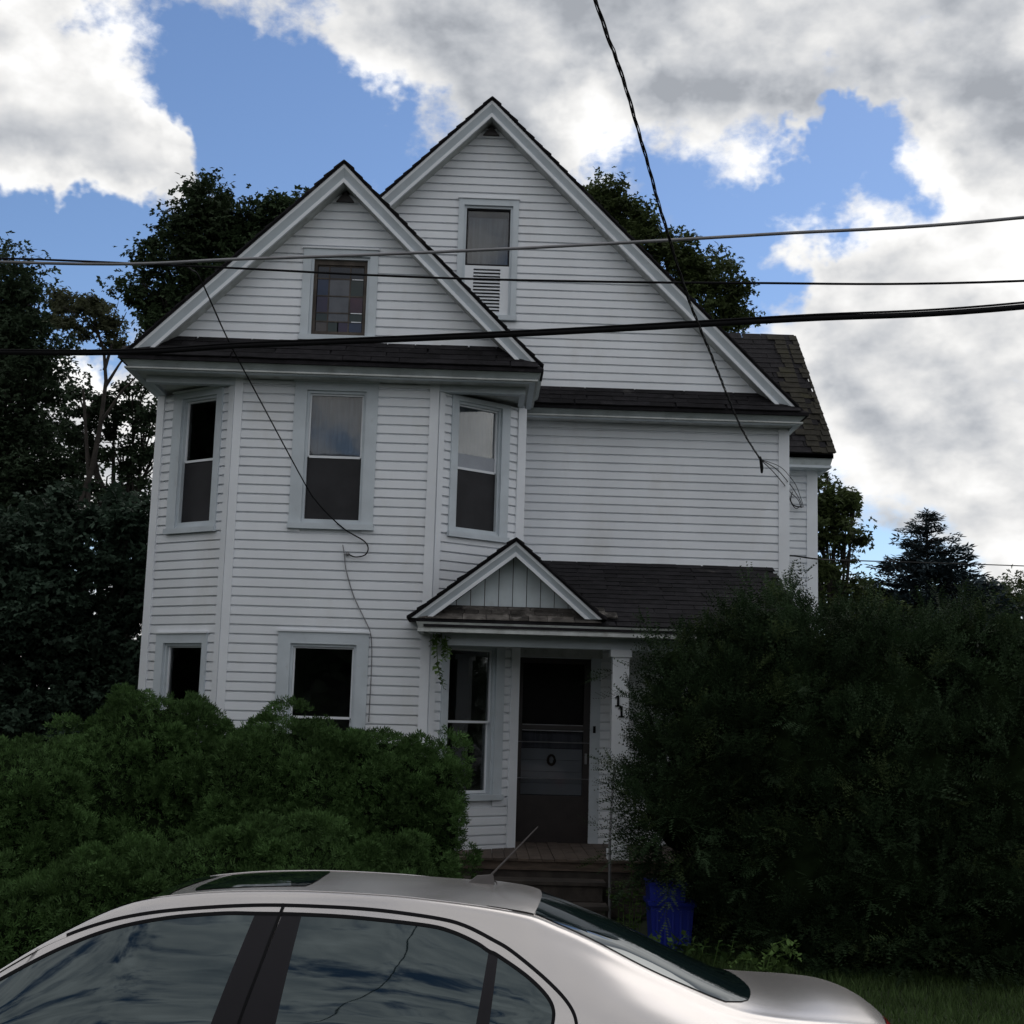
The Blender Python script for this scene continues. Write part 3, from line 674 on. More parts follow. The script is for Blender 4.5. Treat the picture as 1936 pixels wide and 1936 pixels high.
# deck boards, rim, steps
for i in range(30):
    x0 = -.45 + i * .128
    MB().box(x0, x0 + .122, 13.93, 15.63, .575 + random.uniform(-.002, .002), .60 + random.uniform(-.003, .003)).build('deck_board', M['deck'], house)
MB().box(-.45, 3.40, 13.955, 13.99, .485, .572).build('deck_rim', M['deck'], house)
for i, (z0, z1) in enumerate(((.34, .478), (.19, .332), (.03, .182))):
    MB().box(-.45, 3.40, 13.975 + .004 * i, 14.0, z0, z1).build('skirt_board', M['step'], house)
for i, (z, y) in enumerate(((.415, 13.64), (.225, 13.33))):
    for kq in range(2): MB().box(-.15, 1.33, y + kq * .155, y + kq * .155 + .148, z - .035, z).build('step_tread', M['step'], house)
    MB().box(-.12, 1.30, y + .03, y + .055, z - .19, z - .037).build('step_riser', M['step'], house)
for x in (-.13, 1.27): MB().prism([(0, 0), (1, 0), (1, 1)], 0, 0) ; MB().box(x, x + .04, 13.40, 13.95, .0, .185).build('stringer', M['step'], house)
MB().tube([(1.345, 13.36, -.1), (1.335, 13.37, .86)], .014, 8).build('rail_post', M['metal'], house)
MB().tube([(1.335, 13.37, .86), (1.37, 13.62, 1.12), (1.43, 14.02, 1.50)], .013, 8).build('hand_rail', M['metal'], house)

# ---- front door with storm door
a0, a1, zb, zt = DOOR
dr = MB()
F_main.box(dr, a0, a1, -.16, -.12, zb, zt); door = dr.build('door', M['door'], house)
m = MB(); F_main.box(m, a0 - .075, a0 - .002, 0, .04, zb - .02, zt + .01); F_main.box(m, a1 + .002, a1 + .115, 0, .04, zb - .02, zt + .01); m.build('door_casing', M['trim'], door)
m = MB(); F_main.box(m, a0 - .09, a1 + .13, 0, .04, zt + .011, zt + .12); m.build('door_head', M['soffit'], door)
m = MB(); F_main.box(m, a0 - .001, a0 + .075, -.05, .006, zb, zt); F_main.box(m, a1 - .075, a1 + .001, -.05, .006, zb, zt); F_main.box(m, a0 + .075, a1 - .075, -.05, .006, 2.655, zt)
F_main.box(m, a0 + .075, a1 - .075, -.05, .006, 1.885, 1.945); F_main.box(m, a0 + .075, a1 - .075, -.05, .006, zb, 1.13); m.build('storm_frame', M['door'], door)
for z0, z1 in ((1.945, 2.655), (1.13, 1.885)):
    m = MB(); F_main.box(m, a0 + .075, a1 - .075, -.03, -.026, z0, z1); m.build('storm_pane', M['storm'], door)
m = MB(); F_main.box(m, a0 + .08, a1 - .08, -.012, .010, 1.935, 1.945); F_main.box(m, a0 + .08, a1 - .08, -.012, .010, 1.868, 1.880); m.build('sash_bar', M['metal'], door)
for i in range(4):
    m = MB(); F_main.box(m, a0 + .078, a1 - .078, -.118, -.070 + .002 * (i % 2), 1.135 + i * .133, 1.135 + i * .133 + .129); m.build('door_panel', M['trim'], door)
m = MB(); F_main.box(m, a0 + .078, a1 - .078, -.118, -.075, 1.67, 1.86); m.build('door_light', M['curtain'], door)
for z in (1.74, 1.325): MB().tube([(a0 - .02, YM - .012, z), (a1 + .01, YM - .012, z)], .006, 6).build('guard_bar', M['metal'], door)
cx, cz = .865, 1.535; m = MB()
m.tube([(cx + .040 * math.cos(t), YM + .056, cz + .056 * math.sin(t)) for t in np.linspace(0, 2 * math.pi, 26)], [.013 + .006 * abs(math.sin(3.1 * k)) for k in range(26)], 6)
m.build('oval_knocker', M['deck'], door)
m = MB(); F_main.box(m, a1 + .035, a1 + .065, .04, .055, 1.86, 1.94); m.build('door_bell', M['black'], door)
m = MB(); F_main.box(m, a1 - .055, a1 - .03, .006, .04, 1.50, 1.62); m.build('handle', M['metal'], door)
m = MB(); F_main.box(m, a0 - .1, a1 + .13, -.05, .10, .548, .585); m.build('threshold', M['deck'], door)

# ------------------------------------------------------------------ foliage tools
LEAF = ([(0, 0, 0), (.45, .34, .09), (1, 0, -.05), (.45, -.34, .09)], [(0, 2, 1), (0, 3, 2)])
def leaf3():
    V, F = [], []
    for k, a in enumerate((-.9, 0.0, .9)):
        c, s = math.cos(a), math.sin(a)
        for x, y, z in LEAF[0]:
            x2, y2 = x * .9 + .15, y * .9
            V.append((x2 * c - y2 * s, x2 * s + y2 * c, z - .12 * (k != 1) * x))
        F += [tuple(i + 4 * k for i in f) for f in LEAF[1]]
    return V, F
def fan_spray(n=4, spread=.95):
    V, F = [], []
    for k in range(n):
        a = -spread + 2 * spread * k / (n - 1); L = 1.0 - .30 * abs(a) / spread; c, s = math.cos(a), math.sin(a); b = len(V)
        st = .25 * (1 - abs(a) / spread)
        for x, y, z in ((st, 0, 0), (st + L * .40, .105, .03), (st + L * .85, 0, -.06 * L), (st + L * .40, -.105, .03)):
            V.append((x * c - y * s, x * s + y * c, z + .05 * ((k % 2) * 2 - 1)))
        F += [(b, b + 2, b + 1), (b, b + 3, b + 2)]
    return V, F
def yew_shoot(n=5):
    V, F = [(0, -.012, 0), (0, .012, 0), (1, 0, 0.05)], [(0, 2, 1)]
    for k in range(n):
        x = .06 + .90 * k / (n - 1); L = .17 * (1 - .40 * (k / (n - 1)) ** 2)
        for sg in (-1, 1):
            b = len(V); V += [(x - .05, 0, x * .05), (x + .055, 0, x * .05), (x + L * .55, sg * L, .05 + x * .05)]
            F.append((b, b + 1, b + 2) if sg > 0 else (b, b + 2, b + 1))
    return V, F
L3, FAN, YEW = leaf3(), fan_spray(), yew_shoot()
def wobble(p, k, s):                  # smooth pseudo noise, -1..1
    return (np.sin(p[:, 0] * k + s) * np.sin(p[:, 1] * k * 1.13 + 2.1 * s) + np.sin(p[:, 2] * k * .91 + 1.3 * s + p[:, 0] * k * .4)) * .5
def shell_points(ells, n, rough=.10, k=5.0, seed=0, inner=.28, ground=True):
    """points and outward normals on a union of lumpy ellipsoids"""
    rng = np.random.default_rng(seed); P, Nn, Dp = [], [], []
    area = np.array([(e[3] * e[4] + e[4] * e[5] + e[3] * e[5]) for e in ells]); cnt = (n * area / area.sum()).astype(int)
    for i, e in enumerate(ells):
        c = np.array(e[:3]); r_ = np.array(e[3:6]); d = unit(rng.normal(size=(cnt[i] * 2, 3)))
        dep = rng.random(len(d)) ** 2.2 * inner
        q = c + d * r_ * (1 + rough * wobble(d * 3, k / 2, seed + i) + rough * .7 * wobble(d * 8, k / 2, seed + 3 * i) - dep)[:, None]
        keep = np.ones(len(q), bool)
        for j, e2 in enumerate(ells):
            if j != i: keep &= (((q - np.array(e2[:3])) / np.array(e2[3:6])) ** 2).sum(1) > .72
        if ground: keep &= q[:, 2] > .04
        q, dd, dp = q[keep][:cnt[i]], d[keep][:cnt[i]], dep[keep][:cnt[i]]
        P.append(q); Nn.append(unit(dd / r_)); Dp.append(dp)
    return np.concatenate(P), np.concatenate(Nn), np.concatenate(Dp)
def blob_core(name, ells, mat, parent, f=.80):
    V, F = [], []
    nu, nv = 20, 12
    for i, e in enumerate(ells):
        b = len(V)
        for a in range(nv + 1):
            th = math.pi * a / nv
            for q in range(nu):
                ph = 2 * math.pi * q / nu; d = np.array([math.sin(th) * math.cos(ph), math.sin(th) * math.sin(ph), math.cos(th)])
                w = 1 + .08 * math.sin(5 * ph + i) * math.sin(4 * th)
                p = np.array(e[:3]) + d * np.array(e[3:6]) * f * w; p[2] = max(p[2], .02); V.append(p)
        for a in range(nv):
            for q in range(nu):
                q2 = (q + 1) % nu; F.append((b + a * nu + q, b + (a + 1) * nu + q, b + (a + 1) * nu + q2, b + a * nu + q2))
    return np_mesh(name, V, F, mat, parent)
def shrub(name, label, cat, group, ells, n, kind, mat, size, seed, core=.76):
    c = ells[0]; s = empty(name, (c[0], c[1], 0), label, cat, group)
    rng = np.random.default_rng(seed + 100); fan = kind == 'fan'
    upv = np.array([0, 0, 1.0])
    if fan:                               # rounded mounds, each of small puffs of flat sprays
        nb = int(n * 1.0); n = int(n * .95); nm = n // 260
        C, Nn, dp = shell_points(ells, nm, .08, 6.0, seed, .10); nm = len(C); K = 20
        R1 = rng.uniform(.13, .26, nm); d1 = unit(rng.normal(size=(nm, K, 3)) + Nn[:, None, :] * .9 + upv * .30)
        C2 = (C[:, None, :] + d1 * R1[:, None, None] * .78).reshape(-1, 3); N2 = unit(d1.reshape(-1, 3) * .8 + np.repeat(Nn, K, 0) * .4)
        R2 = np.repeat(R1, K) * rng.uniform(.20, .36, len(C2)); per = 13
        d = unit(rng.normal(size=(len(C2), per, 3)) + N2[:, None, :] * 1.0)
        P = (C2[:, None, :] + d * R2[:, None, None] * (rng.random((len(C2), per, 1)) ** .4)).reshape(-1, 3); d = d.reshape(-1, 3)
        fwd = unit(d * .8 + np.repeat(N2, per, 0) * .3 + upv * .30 + rng.normal(size=d.shape) * .38); nr = unit(d + rng.normal(size=d.shape) * .8)
        Pb, Nb, _ = shell_points(ells, nb, .08, 6.0, seed, .14); db = unit(Nb + rng.normal(size=Nb.shape) * .5)   # the close coat between the mounds
        P = np.concatenate([P, Pb]); d = np.concatenate([d, db]); fwd = np.concatenate([fwd, unit(db * .8 + upv * .4 + rng.normal(size=db.shape) * .4)]); nr = np.concatenate([nr, unit(db + rng.normal(size=db.shape) * .8)])
        scatter('foliage', *FAN, P, fwd, nr, size * 1.12 * rng.uniform(.5, 1.1, len(P)), mat, s)
    else:                                 # ascending plumes of needled shoots
        per = 30; nc = n // per
        C, Nn, dp = shell_points(ells, nc, .20, 6.0, seed, .16); nc = len(C)
        axis = unit(Nn * .75 + upv * .50 + rng.normal(size=(nc, 3)) * .42); L = rng.uniform(.15, .42, nc); L *= np.where(rng.random(nc) < .16, 1.8, 1.0) * np.where(Nn[:, 2] > .55, 1.25, 1.0)
        t = rng.random((nc, per, 1)); ra = rng.normal(size=(nc, per, 3)); ra = unit(ra - axis[:, None, :] * (ra * axis[:, None, :]).sum(2, keepdims=True))
        P = C[:, None, :] + axis[:, None, :] * t * L[:, None, None] + ra * .05 * (1 - t) - upv * (t ** 2) * (L[:, None, None] ** 2) * .45
        fwd = axis[:, None, :] * (.55 + .5 * t) + ra * (.85 - .55 * t) - upv * .25 * t * L[:, None, None] * 2; nr = np.broadcast_to(upv, ra.shape) + ra * .3 + rng.normal(size=ra.shape) * .35
        S = size * rng.uniform(.5, 1.1, (nc, per)) * (1.1 - .45 * t[:, :, 0]); new = rng.random(nc) < .13
        for sel, nm_, mt in ((~new, 'foliage', mat), (new, 'new_growth', M['yew_tip'])):
            scatter(nm_, *YEW, P[sel].reshape(-1, 3), unit(fwd[sel].reshape(-1, 3)), unit(nr[sel].reshape(-1, 3)), S[sel].reshape(-1), mt, s)
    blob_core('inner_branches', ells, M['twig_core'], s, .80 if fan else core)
    t = MB()
    for e in ells[:3]: t.tube([(c[0] + random.uniform(-.1, .1), c[1], -.1), (e[0], e[1], max(.3, e[2]))], [.05, .025], 6)
    t.build('stem', M['bark'], s)
    return s
def E(px, py, Y, rx, ry, rd):         # an ellipsoid seen at px, py with half sizes in pixels, rd metres deep
    p = at(px, py, Y); return (p[0], p[1], p[2], rx * Y / FPX, rd, ry * Y / FPX)

# ---- left hedge of arborvitae shrubs
HG = 'green shrubs massed in front of the bay'
shrub('arborvitae_shrub', 'light green shrub at the left edge of the picture in front of dark trees', 'shrub', HG, [E(40, 1530, 12.2, 130, 120, .8), E(-80, 1590, 12.2, 130, 150, .8), E(20, 1690, 12.0, 170, 160, .8), E(120, 1470, 12.6, 70, 70, .5)], 15000, 'fan', M['arbor'], .058, 21)
shrub('arborvitae_shrub', 'tall rounded green shrub covering the left window of the ground floor bay', 'shrub', HG, [E(280, 1450, 13.0, 130, 128, .62), E(200, 1510, 12.7, 110, 130, .6), E(370, 1500, 12.9, 90, 110, .55), E(270, 1660, 12.7, 190, 180, .7)], 16000, 'fan', M['arbor'], .058, 22)
shrub('arborvitae_shrub', 'green shrub below the middle ground floor window, between two taller shrubs', 'shrub', HG, [E(520, 1490, 12.9, 120, 122, .65), E(600, 1510, 12.8, 90, 100, .6), E(450, 1520, 12.7, 90, 110, .6), E(540, 1670, 12.6, 180, 170, .7)], 15000, 'fan', M['arbor'], .058, 23)
shrub('arborvitae_shrub', 'green shrub beside the porch steps, rightmost of the left hedge', 'shrub', HG, [E(825, 1544, 12.9, 52, 130, .45), E(710, 1500, 13.0, 110, 112, .6), E(650, 1460, 13.0, 60, 60, .4), E(780, 1510, 12.9, 58, 100, .45), E(700, 1650, 12.8, 125, 170, .65)], 13000, 'fan', M['arbor'], .058, 24)
shrub('arborvitae_shrub', 'low bright green shrub in front of the hedge, just over the car roof', 'shrub', HG, [E(420, 1670, 11.2, 140, 80, .55), E(590, 1680, 11.2, 110, 95, .55), E(500, 1750, 11.1, 230, 120, .6)], 11000, 'fan', M['arbor'], .058, 25)
shrub('arborvitae_shrub', 'low green shrub in front of the hedge behind the car windscreen', 'shrub', HG, [E(180, 1720, 11.0, 120, 90, .55), E(60, 1770, 10.8, 120, 100, .55), E(250, 1790, 10.9, 130, 100, .55)], 9000, 'fan', M['arbor'], .058, 26)
shrub('arborvitae_shrub', 'small green shrub under the right side of the hedge by the car antenna', 'shrub', HG, [E(718, 1720, 11.6, 100, 70, .5), E(768, 1690, 11.8, 55, 80, .4)], 6000, 'fan', M['arbor'], .058, 27)
# ---- right yews
YG = 'dark overgrown yews right of the porch'
shrub('yew_shrub', 'dark overgrown yew hiding the porch post, leftmost of the dark shrubs', 'shrub', YG, [E(1345, 1395, 12.7, 108, 115, .7), E(1310, 1520, 12.6, 112, 112, .75), E(1278, 1262, 13.1, 42, 40, .35), E(1250, 1500, 12.6, 40, 50, .3), E(1370, 1310, 12.9, 90, 85, .6), E(1395, 1640, 12.8, 75, 130, .6)], 20000, 'yew', M['yew'], .19, 31)
shrub('yew_shrub', 'tall dark yew in front of the low end of the porch roof', 'shrub', YG, [E(1470, 1215, 12.9, 55, 75, .4), E(1405, 1235, 12.95, 40, 55, .35), E(1535, 1250, 12.8, 45, 55, .4), E(1484, 1330, 12.7, 115, 120, .75), E(1444, 1270, 12.9, 70, 75, .5), E(1524, 1460, 12.4, 150, 150, .85), E(1504, 1660, 12.2, 150, 180, .9), E(1494, 1780, 12.2, 140, 90, .7)], 23000, 'yew', M['yew'], .19, 32)
shrub('yew_shrub', 'broad dark yew right of the house corner below the blue spruce', 'shrub', YG, [E(1610, 1225, 12.9, 45, 50, .4), E(1700, 1235, 12.8, 60, 55, .4), E(1674, 1340, 12.6, 130, 130, .8), E(1634, 1280, 12.9, 80, 80, .5), E(1704, 1490, 12.2, 150, 160, .9), E(1674, 1680, 12.0, 160, 170, .95), E(1664, 1780, 12.0, 150, 90, .8)], 23000, 'yew', M['yew'], .19, 33)
shrub('yew_shrub', 'dark yew at the right edge of the picture', 'shrub', YG, [E(1800, 1225, 12.8, 55, 60, .4), E(1905, 1215, 12.7, 60, 70, .4), E(1874, 1360, 12.5, 130, 150, .8), E(1814, 1300, 12.8, 90, 90, .5), E(1914, 1520, 12.1, 160, 170, .9), E(1864, 1690, 11.9, 160, 170, .95), E(2034, 1490, 12.3, 150, 250, .9), E(1874, 1790, 11.9, 190, 90, .8)], 24000, 'yew', M['yew'], .19, 34)

# ---- trees
def tree(name, label, cat, group, base, ells, mat, leaf, per_m3, seed, sub=.34, fill=1.0, trunk_r=.16, limbs=True, extra_twigs=None):
    rng = np.random.default_rng(seed); t = empty(name, (base[0], base[1], 0), label, cat, group)
    P, Fw, Nr = [], [], []
    for e in ells:
        c, r_ = np.array(e[:3]), np.array(e[3:6]); vol = 4.19 * r_.prod(); nc = max(6, int(per_m3 * fill * (r_[0] * r_[1] + r_[1] * r_[2] + r_[0] * r_[2]) * 2.3))
        d = unit(rng.normal(size=(nc, 3))); cl = c + d * r_ * np.where(rng.random((nc, 1)) < .16, rng.uniform(1.0, 1.28, (nc, 1)), rng.uniform(.2, 1.0, (nc, 1)) ** .5)
        for q, dd in zip(cl, d):
            k = int(rng.integers(40, 105)); sr = sub * rng.uniform(.45, 1.1)
            o = rng.normal(size=(k, 3)) * np.array([1, 1, .62]) * sr * .5
            P.append(q + o); f_ = unit(o + dd * .1 + rng.normal(size=(k, 3)) * .12 + np.array([0, 0, -.10])); Fw.append(f_)
            Nr.append(unit(np.array([0, 0, 1.0]) + rng.normal(size=(k, 3)) * .55))
    P, Fw, Nr = np.concatenate(P), np.concatenate(Fw), np.concatenate(Nr)
    scatter('crown', *L3, P, Fw, Nr, leaf * rng.uniform(.65, 1.3, len(P)), mat, t)
    w = MB(); top = max(e[2] for e in ells); ct = np.mean([e[:3] for e in ells], axis=0)
    knee = np.array([base[0] + (ct[0] - base[0]) * .45, base[1], min(e[2] for e in ells) * .7])
    mid = np.array([ct[0], ct[1], (top + knee[2]) / 2])
    w.tube([(base[0], base[1], -.2), (base[0] + .05, base[1], 1.2), knee, mid], [trunk_r * 1.25, trunk_r, trunk_r * .75, trunk_r * .4], 8)
    for e in (ells if limbs else []):
        c = np.array(e[:3]); st = knee + (mid - knee) * rng.uniform(.1, .9); md = (st + c) / 2 + np.array([0, 0, -.15 * np.linalg.norm(c - st)])
        w.tube([st, md, c], [trunk_r * .4, trunk_r * .26, trunk_r * .06], 5)
        for k in range(4):
            d = unit(rng.normal(size=3)) * np.array(e[3:6]) * .85; w.tube([md * .4 + c * .6, c + d * .5 + np.array([0, 0, .05]), c + d], [trunk_r * .14, trunk_r * .08, trunk_r * .03], 4)
    for tw in (extra_twigs or []): w.tube(tw[0], tw[1], 5)
    w.build('trunk', M['bark'], t); return t
def EL(Y, L, rd=1.0): return [E(px, py, Y, rx, ry, rd * max(.6, (rx + ry) / 2 * Y / FPX)) for px, py, rx, ry in L]
def gbase(px, Y): p = at(px, 1400, Y); return (p[0], Y)
TG = 'trees behind the house'
tree('broadleaf_tree', 'tall dark tree filling the left edge of the picture', 'tree', TG, gbase(20, 25), EL(25, [(10, 520, 60, 55), (60, 570, 50, 45), (-30, 620, 90, 90), (70, 660, 75, 65), (20, 740, 100, 80), (60, 850, 110, 80), (-40, 880, 120, 110), (100, 930, 80, 70), (30, 990, 130, 80)]), M['leaf_dark'], 0.088, 7.8, 41, .42)
tr_tw = []
def tw(pts, rads, Y): tr_tw.append(([at(x, y, Y) for x, y in pts], rads))
tw([(150, 960), (175, 880), (190, 800), (200, 720), (196, 660), (180, 620), (160, 580)], [.055, .05, .042, .034, .026, .016, .007], 22)
tw([(197, 700), (212, 650), (225, 620), (239, 590)], [.035, .022, .014, .006], 22); tw([(190, 640), (168, 610), (130, 585), (108, 575)], [.02, .014, .01, .004], 22)
tw([(200, 730), (225, 690), (250, 655), (262, 640)], [.035, .02, .012, .005], 22); tw([(196, 670), (180, 600), (188, 560)], [.02, .01, .004], 22); tw([(190, 800), (230, 740), (280, 690)], [.035, .02, .006], 22); tw([(203, 640), (218, 590), (224, 570)], [.016, .01, .004], 22)
tree('thin_tree', 'thin half bare tree with reddish tips left of the house eave', 'tree', TG, gbase(150, 22), EL(22, [(120, 575, 22, 14), (150, 570, 18, 16), (200, 600, 22, 16), (140, 620, 16, 10), (185, 575, 16, 12), (215, 640, 12, 10)]), M['leaf_red'], 0.063, 6.5, 42, .20, .22, .05, False, tr_tw)
tree('broadleaf_tree', 'loose leafy tree low between the thin tree and the bay corner', 'tree', TG, gbase(240, 23), EL(23, [(160, 760, 45, 35), (215, 770, 50, 32), (260, 760, 40, 30), (280, 800, 35, 30), (170, 830, 55, 35), (235, 850, 60, 36), (285, 870, 40, 36), (190, 920, 70, 34), (260, 930, 60, 50), (150, 970, 60, 40)]), M['leaf_dark'], 0.080, 7.2, 43, .26, .30)
tree('maple_tree', 'dark maple rising behind the left gable roof', 'tree', TG, gbase(420, 27), EL(27, [(395, 385, 42, 48), (360, 430, 50, 45), (430, 420, 50, 45), (330, 490, 60, 45), (400, 500, 70, 60), (470, 430, 40, 45), (510, 415, 38, 40), (555, 405, 30, 30), (280, 545, 38, 35), (320, 580, 50, 40), (300, 610, 30, 25), (480, 500, 60, 50), (390, 570, 70, 50)]), M['leaf_maple'], 0.097, 8.5, 44, .42, 1.0)
tree('vine_thicket', 'dark bluish leafy thicket at ground level left of the house', 'thicket', TG, gbase(120, 18.5), EL(18.5, [(60, 1060, 120, 80), (170, 1040, 95, 70), (250, 1080, 70, 85), (30, 1160, 130, 100), (150, 1170, 120, 95), (245, 1190, 65, 90), (70, 1290, 150, 110), (200, 1290, 110, 95), (-40, 1400, 160, 120), (120, 1400, 150, 100), (-30, 1080, 110, 100), (250, 990, 60, 60), (120, 985, 80, 50), (20, 1330, 130, 80), (210, 1380, 140, 90), (60, 1220, 110, 80)]), M['leaf_blue'], 0.088, 9.1, 45, .30, 1.0, .1)
tree('broadleaf_tree', 'dark tree showing above the right slope of the main roof', 'tree', TG, gbase(1240, 28), EL(28, [(1150, 368, 42, 34), (1130, 400, 40, 40), (1190, 415, 50, 38), (1215, 455, 55, 40), (1265, 470, 40, 34), (1320, 500, 45, 38), (1360, 530, 38, 34), (1330, 565, 60, 40), (1385, 560, 22, 20), (1375, 600, 34, 28), (1250, 530, 80, 60), (1170, 470, 60, 60), (1330, 640, 60, 40)]), M['leaf_olive'], 0.088, 7.8, 46, .36, .95)
tree('broadleaf_tree', 'leafy tree just right of the side wing corner', 'tree', TG, gbase(1570, 24), EL(24, [(1560, 920, 34, 26), (1575, 960, 48, 38), (1615, 945, 34, 20), (1550, 1000, 45, 40), (1600, 1010, 36, 26), (1570, 1050, 52, 40), (1555, 1110, 50, 50), (1605, 1120, 40, 36), (1560, 1180, 70, 55), (1640, 1170, 50, 40)]), M['leaf_olive'], 0.076, 8.5, 47, .28, .95)
tree('broadleaf_tree', 'far olive green tree at the right edge behind the yews', 'tree', TG, gbase(1890, 34), EL(34, [(1860, 1120, 34, 24), (1900, 1150, 50, 34), (1945, 1130, 40, 34), (1830, 1160, 50, 34), (1720, 1190, 60, 34), (1780, 1180, 50, 34), (1990, 1150, 60, 60)]), M['leaf_olive'], 0.092, 7.2, 48, .36, 1.0)
# blue spruce
def spruce(px, ytop, Y, height_px, halfw_px, seed):
    rng = np.random.default_rng(seed); topp = at(px, ytop, Y); base = (topp[0], topp[1]); t = empty('spruce_tree', (base[0], base[1], 0), 'pointed blue spruce standing beyond the yews right of the house', 'tree', TG)
    H = topp[2] + .1; k = halfw_px / height_px; P, Fw, Nr, S = [], [], [], []; w = MB(); w.tube([(base[0], base[1], -.2), (base[0], base[1], H)], [.16, .01], 8)
    z = H - .12
    while z > 1.6:
        L = (H - z) * k + .07; nb = int(7 + L * 6.5)
        for i in range(nb):
            a = rng.uniform(0, 6.28); l = L * rng.uniform(.72, 1.18); d = np.array([math.cos(a), math.sin(a), 0]); n = max(4, int(l / .085))
            tip = np.array([base[0], base[1], z]) + d * l + np.array([0, 0, -.10 * l + .16 * l * l / max(l, .3)])
            w.tube([(base[0], base[1], z), tip], [.018, .004], 4)
            for s in np.linspace(.12, 1.0, n):
                c = np.array([base[0], base[1], z]) * (1 - s) + tip * s
                for q in range(2):
                    sd_ = np.array([-d[1], d[0], 0]) * rng.uniform(-1, 1) * .9 + d * .8 + np.array([0, 0, rng.uniform(-.15, .5)])
                    P.append(c + rng.normal(size=3) * .03); Fw.append(sd_); Nr.append(np.array([0, 0, 1]) + rng.normal(size=3) * .5); S.append(rng.uniform(.16, .30) * (.6 + .5 * min(1, L)))
        z -= rng.uniform(.10, .17)
    scatter('crown', *FAN, np.array(P), np.array(Fw), unit(np.array(Nr)), np.array(S) * .85, M['spruce'], t); w.build('trunk', M['bark'], t)
spruce(1752, 972, 25, 190, 130, 51)

# unseen trees added across the street and at left to darken reflections and porch
rngw = np.random.default_rng(90); Pw = []
for i in range(15):
    cx_ = -34 + i * 4.9 + rngw.normal() * .8; cy_ = -15 + rngw.normal() * 1.5; hh = rngw.uniform(4.5, 7)
    q = unit(rngw.normal(size=(1000, 3))) * np.array([3.1, 2.4, hh / 2]) * rngw.uniform(.8, 1.05, (1000, 1)); Pw.append(q + np.array([cx_, cy_, hh / 2]))
for cx_, cy_, hh in ((-17, -6, 9), (-18, -2, 10), (-17.5, 2, 9.5), (-18, 6, 10), (-18.5, 10, 10), (-19, 14, 10)):
    q = unit(rngw.normal(size=(1000, 3))) * np.array([2.4, 3.1, hh / 2]) * rngw.uniform(.8, 1.05, (1000, 1)); Pw.append(q + np.array([cx_, cy_, hh / 2]))
Pw = np.concatenate(Pw); nW = len(Pw)
added_wood = scatter('wood', *L3, Pw, unit(rngw.normal(size=(nW, 3))), unit(rngw.normal(size=(nW, 3))), rngw.uniform(.6, 1.15, nW), M['leaf_dark']); tag(added_wood, 'dark wood across the street, mirrored in the windows', 'wood', kind='stuff')
# ------------------------------------------------------------------ lawn, weeds, vine
rng = np.random.default_rng(61)
n = 42000; X = rng.uniform(1.2, 6.5, n); Y = 8.6 + rng.random(n) ** .8 * 3.6
P = np.stack([X, Y, np.zeros(n)], 1); Fw = unit(np.stack([rng.normal(0, .35, n), rng.normal(0, .35, n), np.ones(n)], 1)); Nr = unit(rng.normal(size=(n, 3)) * np.array([1, 1, .1]))
gr = scatter('lawn_grass', [(0, -.045, 0), (0, .045, 0), (.55, .03, .05), (.55, -.03, .05), (1, 0, .22)], [(0, 1, 2), (0, 2, 3), (3, 2, 4)], P, Fw, Nr, rng.uniform(.04, .11, n), M['grassb'])
tag(gr, 'short mown green grass behind the car boot', 'grass', kind='stuff')
def weed(name, label, base, stems, leaf, seed, leaves=26, mat='weed'):
    rng = np.random.default_rng(seed); t = empty(name, base, label, 'plant'); w = MB(); P, Fw, S = [], [], []
    for pts in stems:
        pts = [np.array(p, float) for p in pts]; w.tube(pts, [.006 - .004 * i / (len(pts) - 1) for i in range(len(pts))], 5)
        for k in range(leaves):
            s = (k + .5) / leaves * (len(pts) - 1); i = min(int(s), len(pts) - 2); c = pts[i] + (pts[i + 1] - pts[i]) * (s - i); tdir = unit(pts[i + 1] - pts[i])
            sd_ = unit(np.cross(tdir, rng.normal(size=3))); P.append(c); Fw.append(sd_ + tdir * .35 + np.array([0, 0, -.1])); S.append(leaf * rng.uniform(.6, 1.15) * (1.1 - .5 * k / leaves))
    scatter('leaves', *LEAF, np.array(P), np.array(Fw), unit(np.array([0, 0, 1.0]) + rng.normal(size=(len(P), 3)) * .35), np.array(S), M[mat], t); w.build('stem', M['weed'], t); return t
def pt(x, y, Y): return at(x, y, Y)
weed('tall_weed', 'feathery green weed growing at the foot of the porch post', (1.50, 13.0, 0), [[(1.50 + dx, 13.0 + dy, 0), (1.50 + dx * 1.3, 13.0, .35), (1.49 + dx * 1.8 + .02, 12.98, .62 + dz), (1.50 + dx * 2.4, 12.97, .72 + dz)] for dx, dy, dz in ((0, 0, .02), (.05, .05, -.12), (-.05, .03, -.2), (.09, 0, -.3), (-.09, 0, -.28), (.02, -.05, -.1))], .085, 71, 30)
weed('broadleaf_weed', 'broad leaved yellow green weed in front of the blue bin', (1.62, 11.9, 0), [[(1.62 + dx, 11.9, 0), (1.62 + dx * 1.6, 11.88, .14), (1.63 + dx * 2.4, 11.86, .20 + dz)] for dx, dz in ((0, .02), (.07, 0), (.13, -.05), (-.04, -.04), (.2, -.08), (.10, .03))], .13, 72, 6)
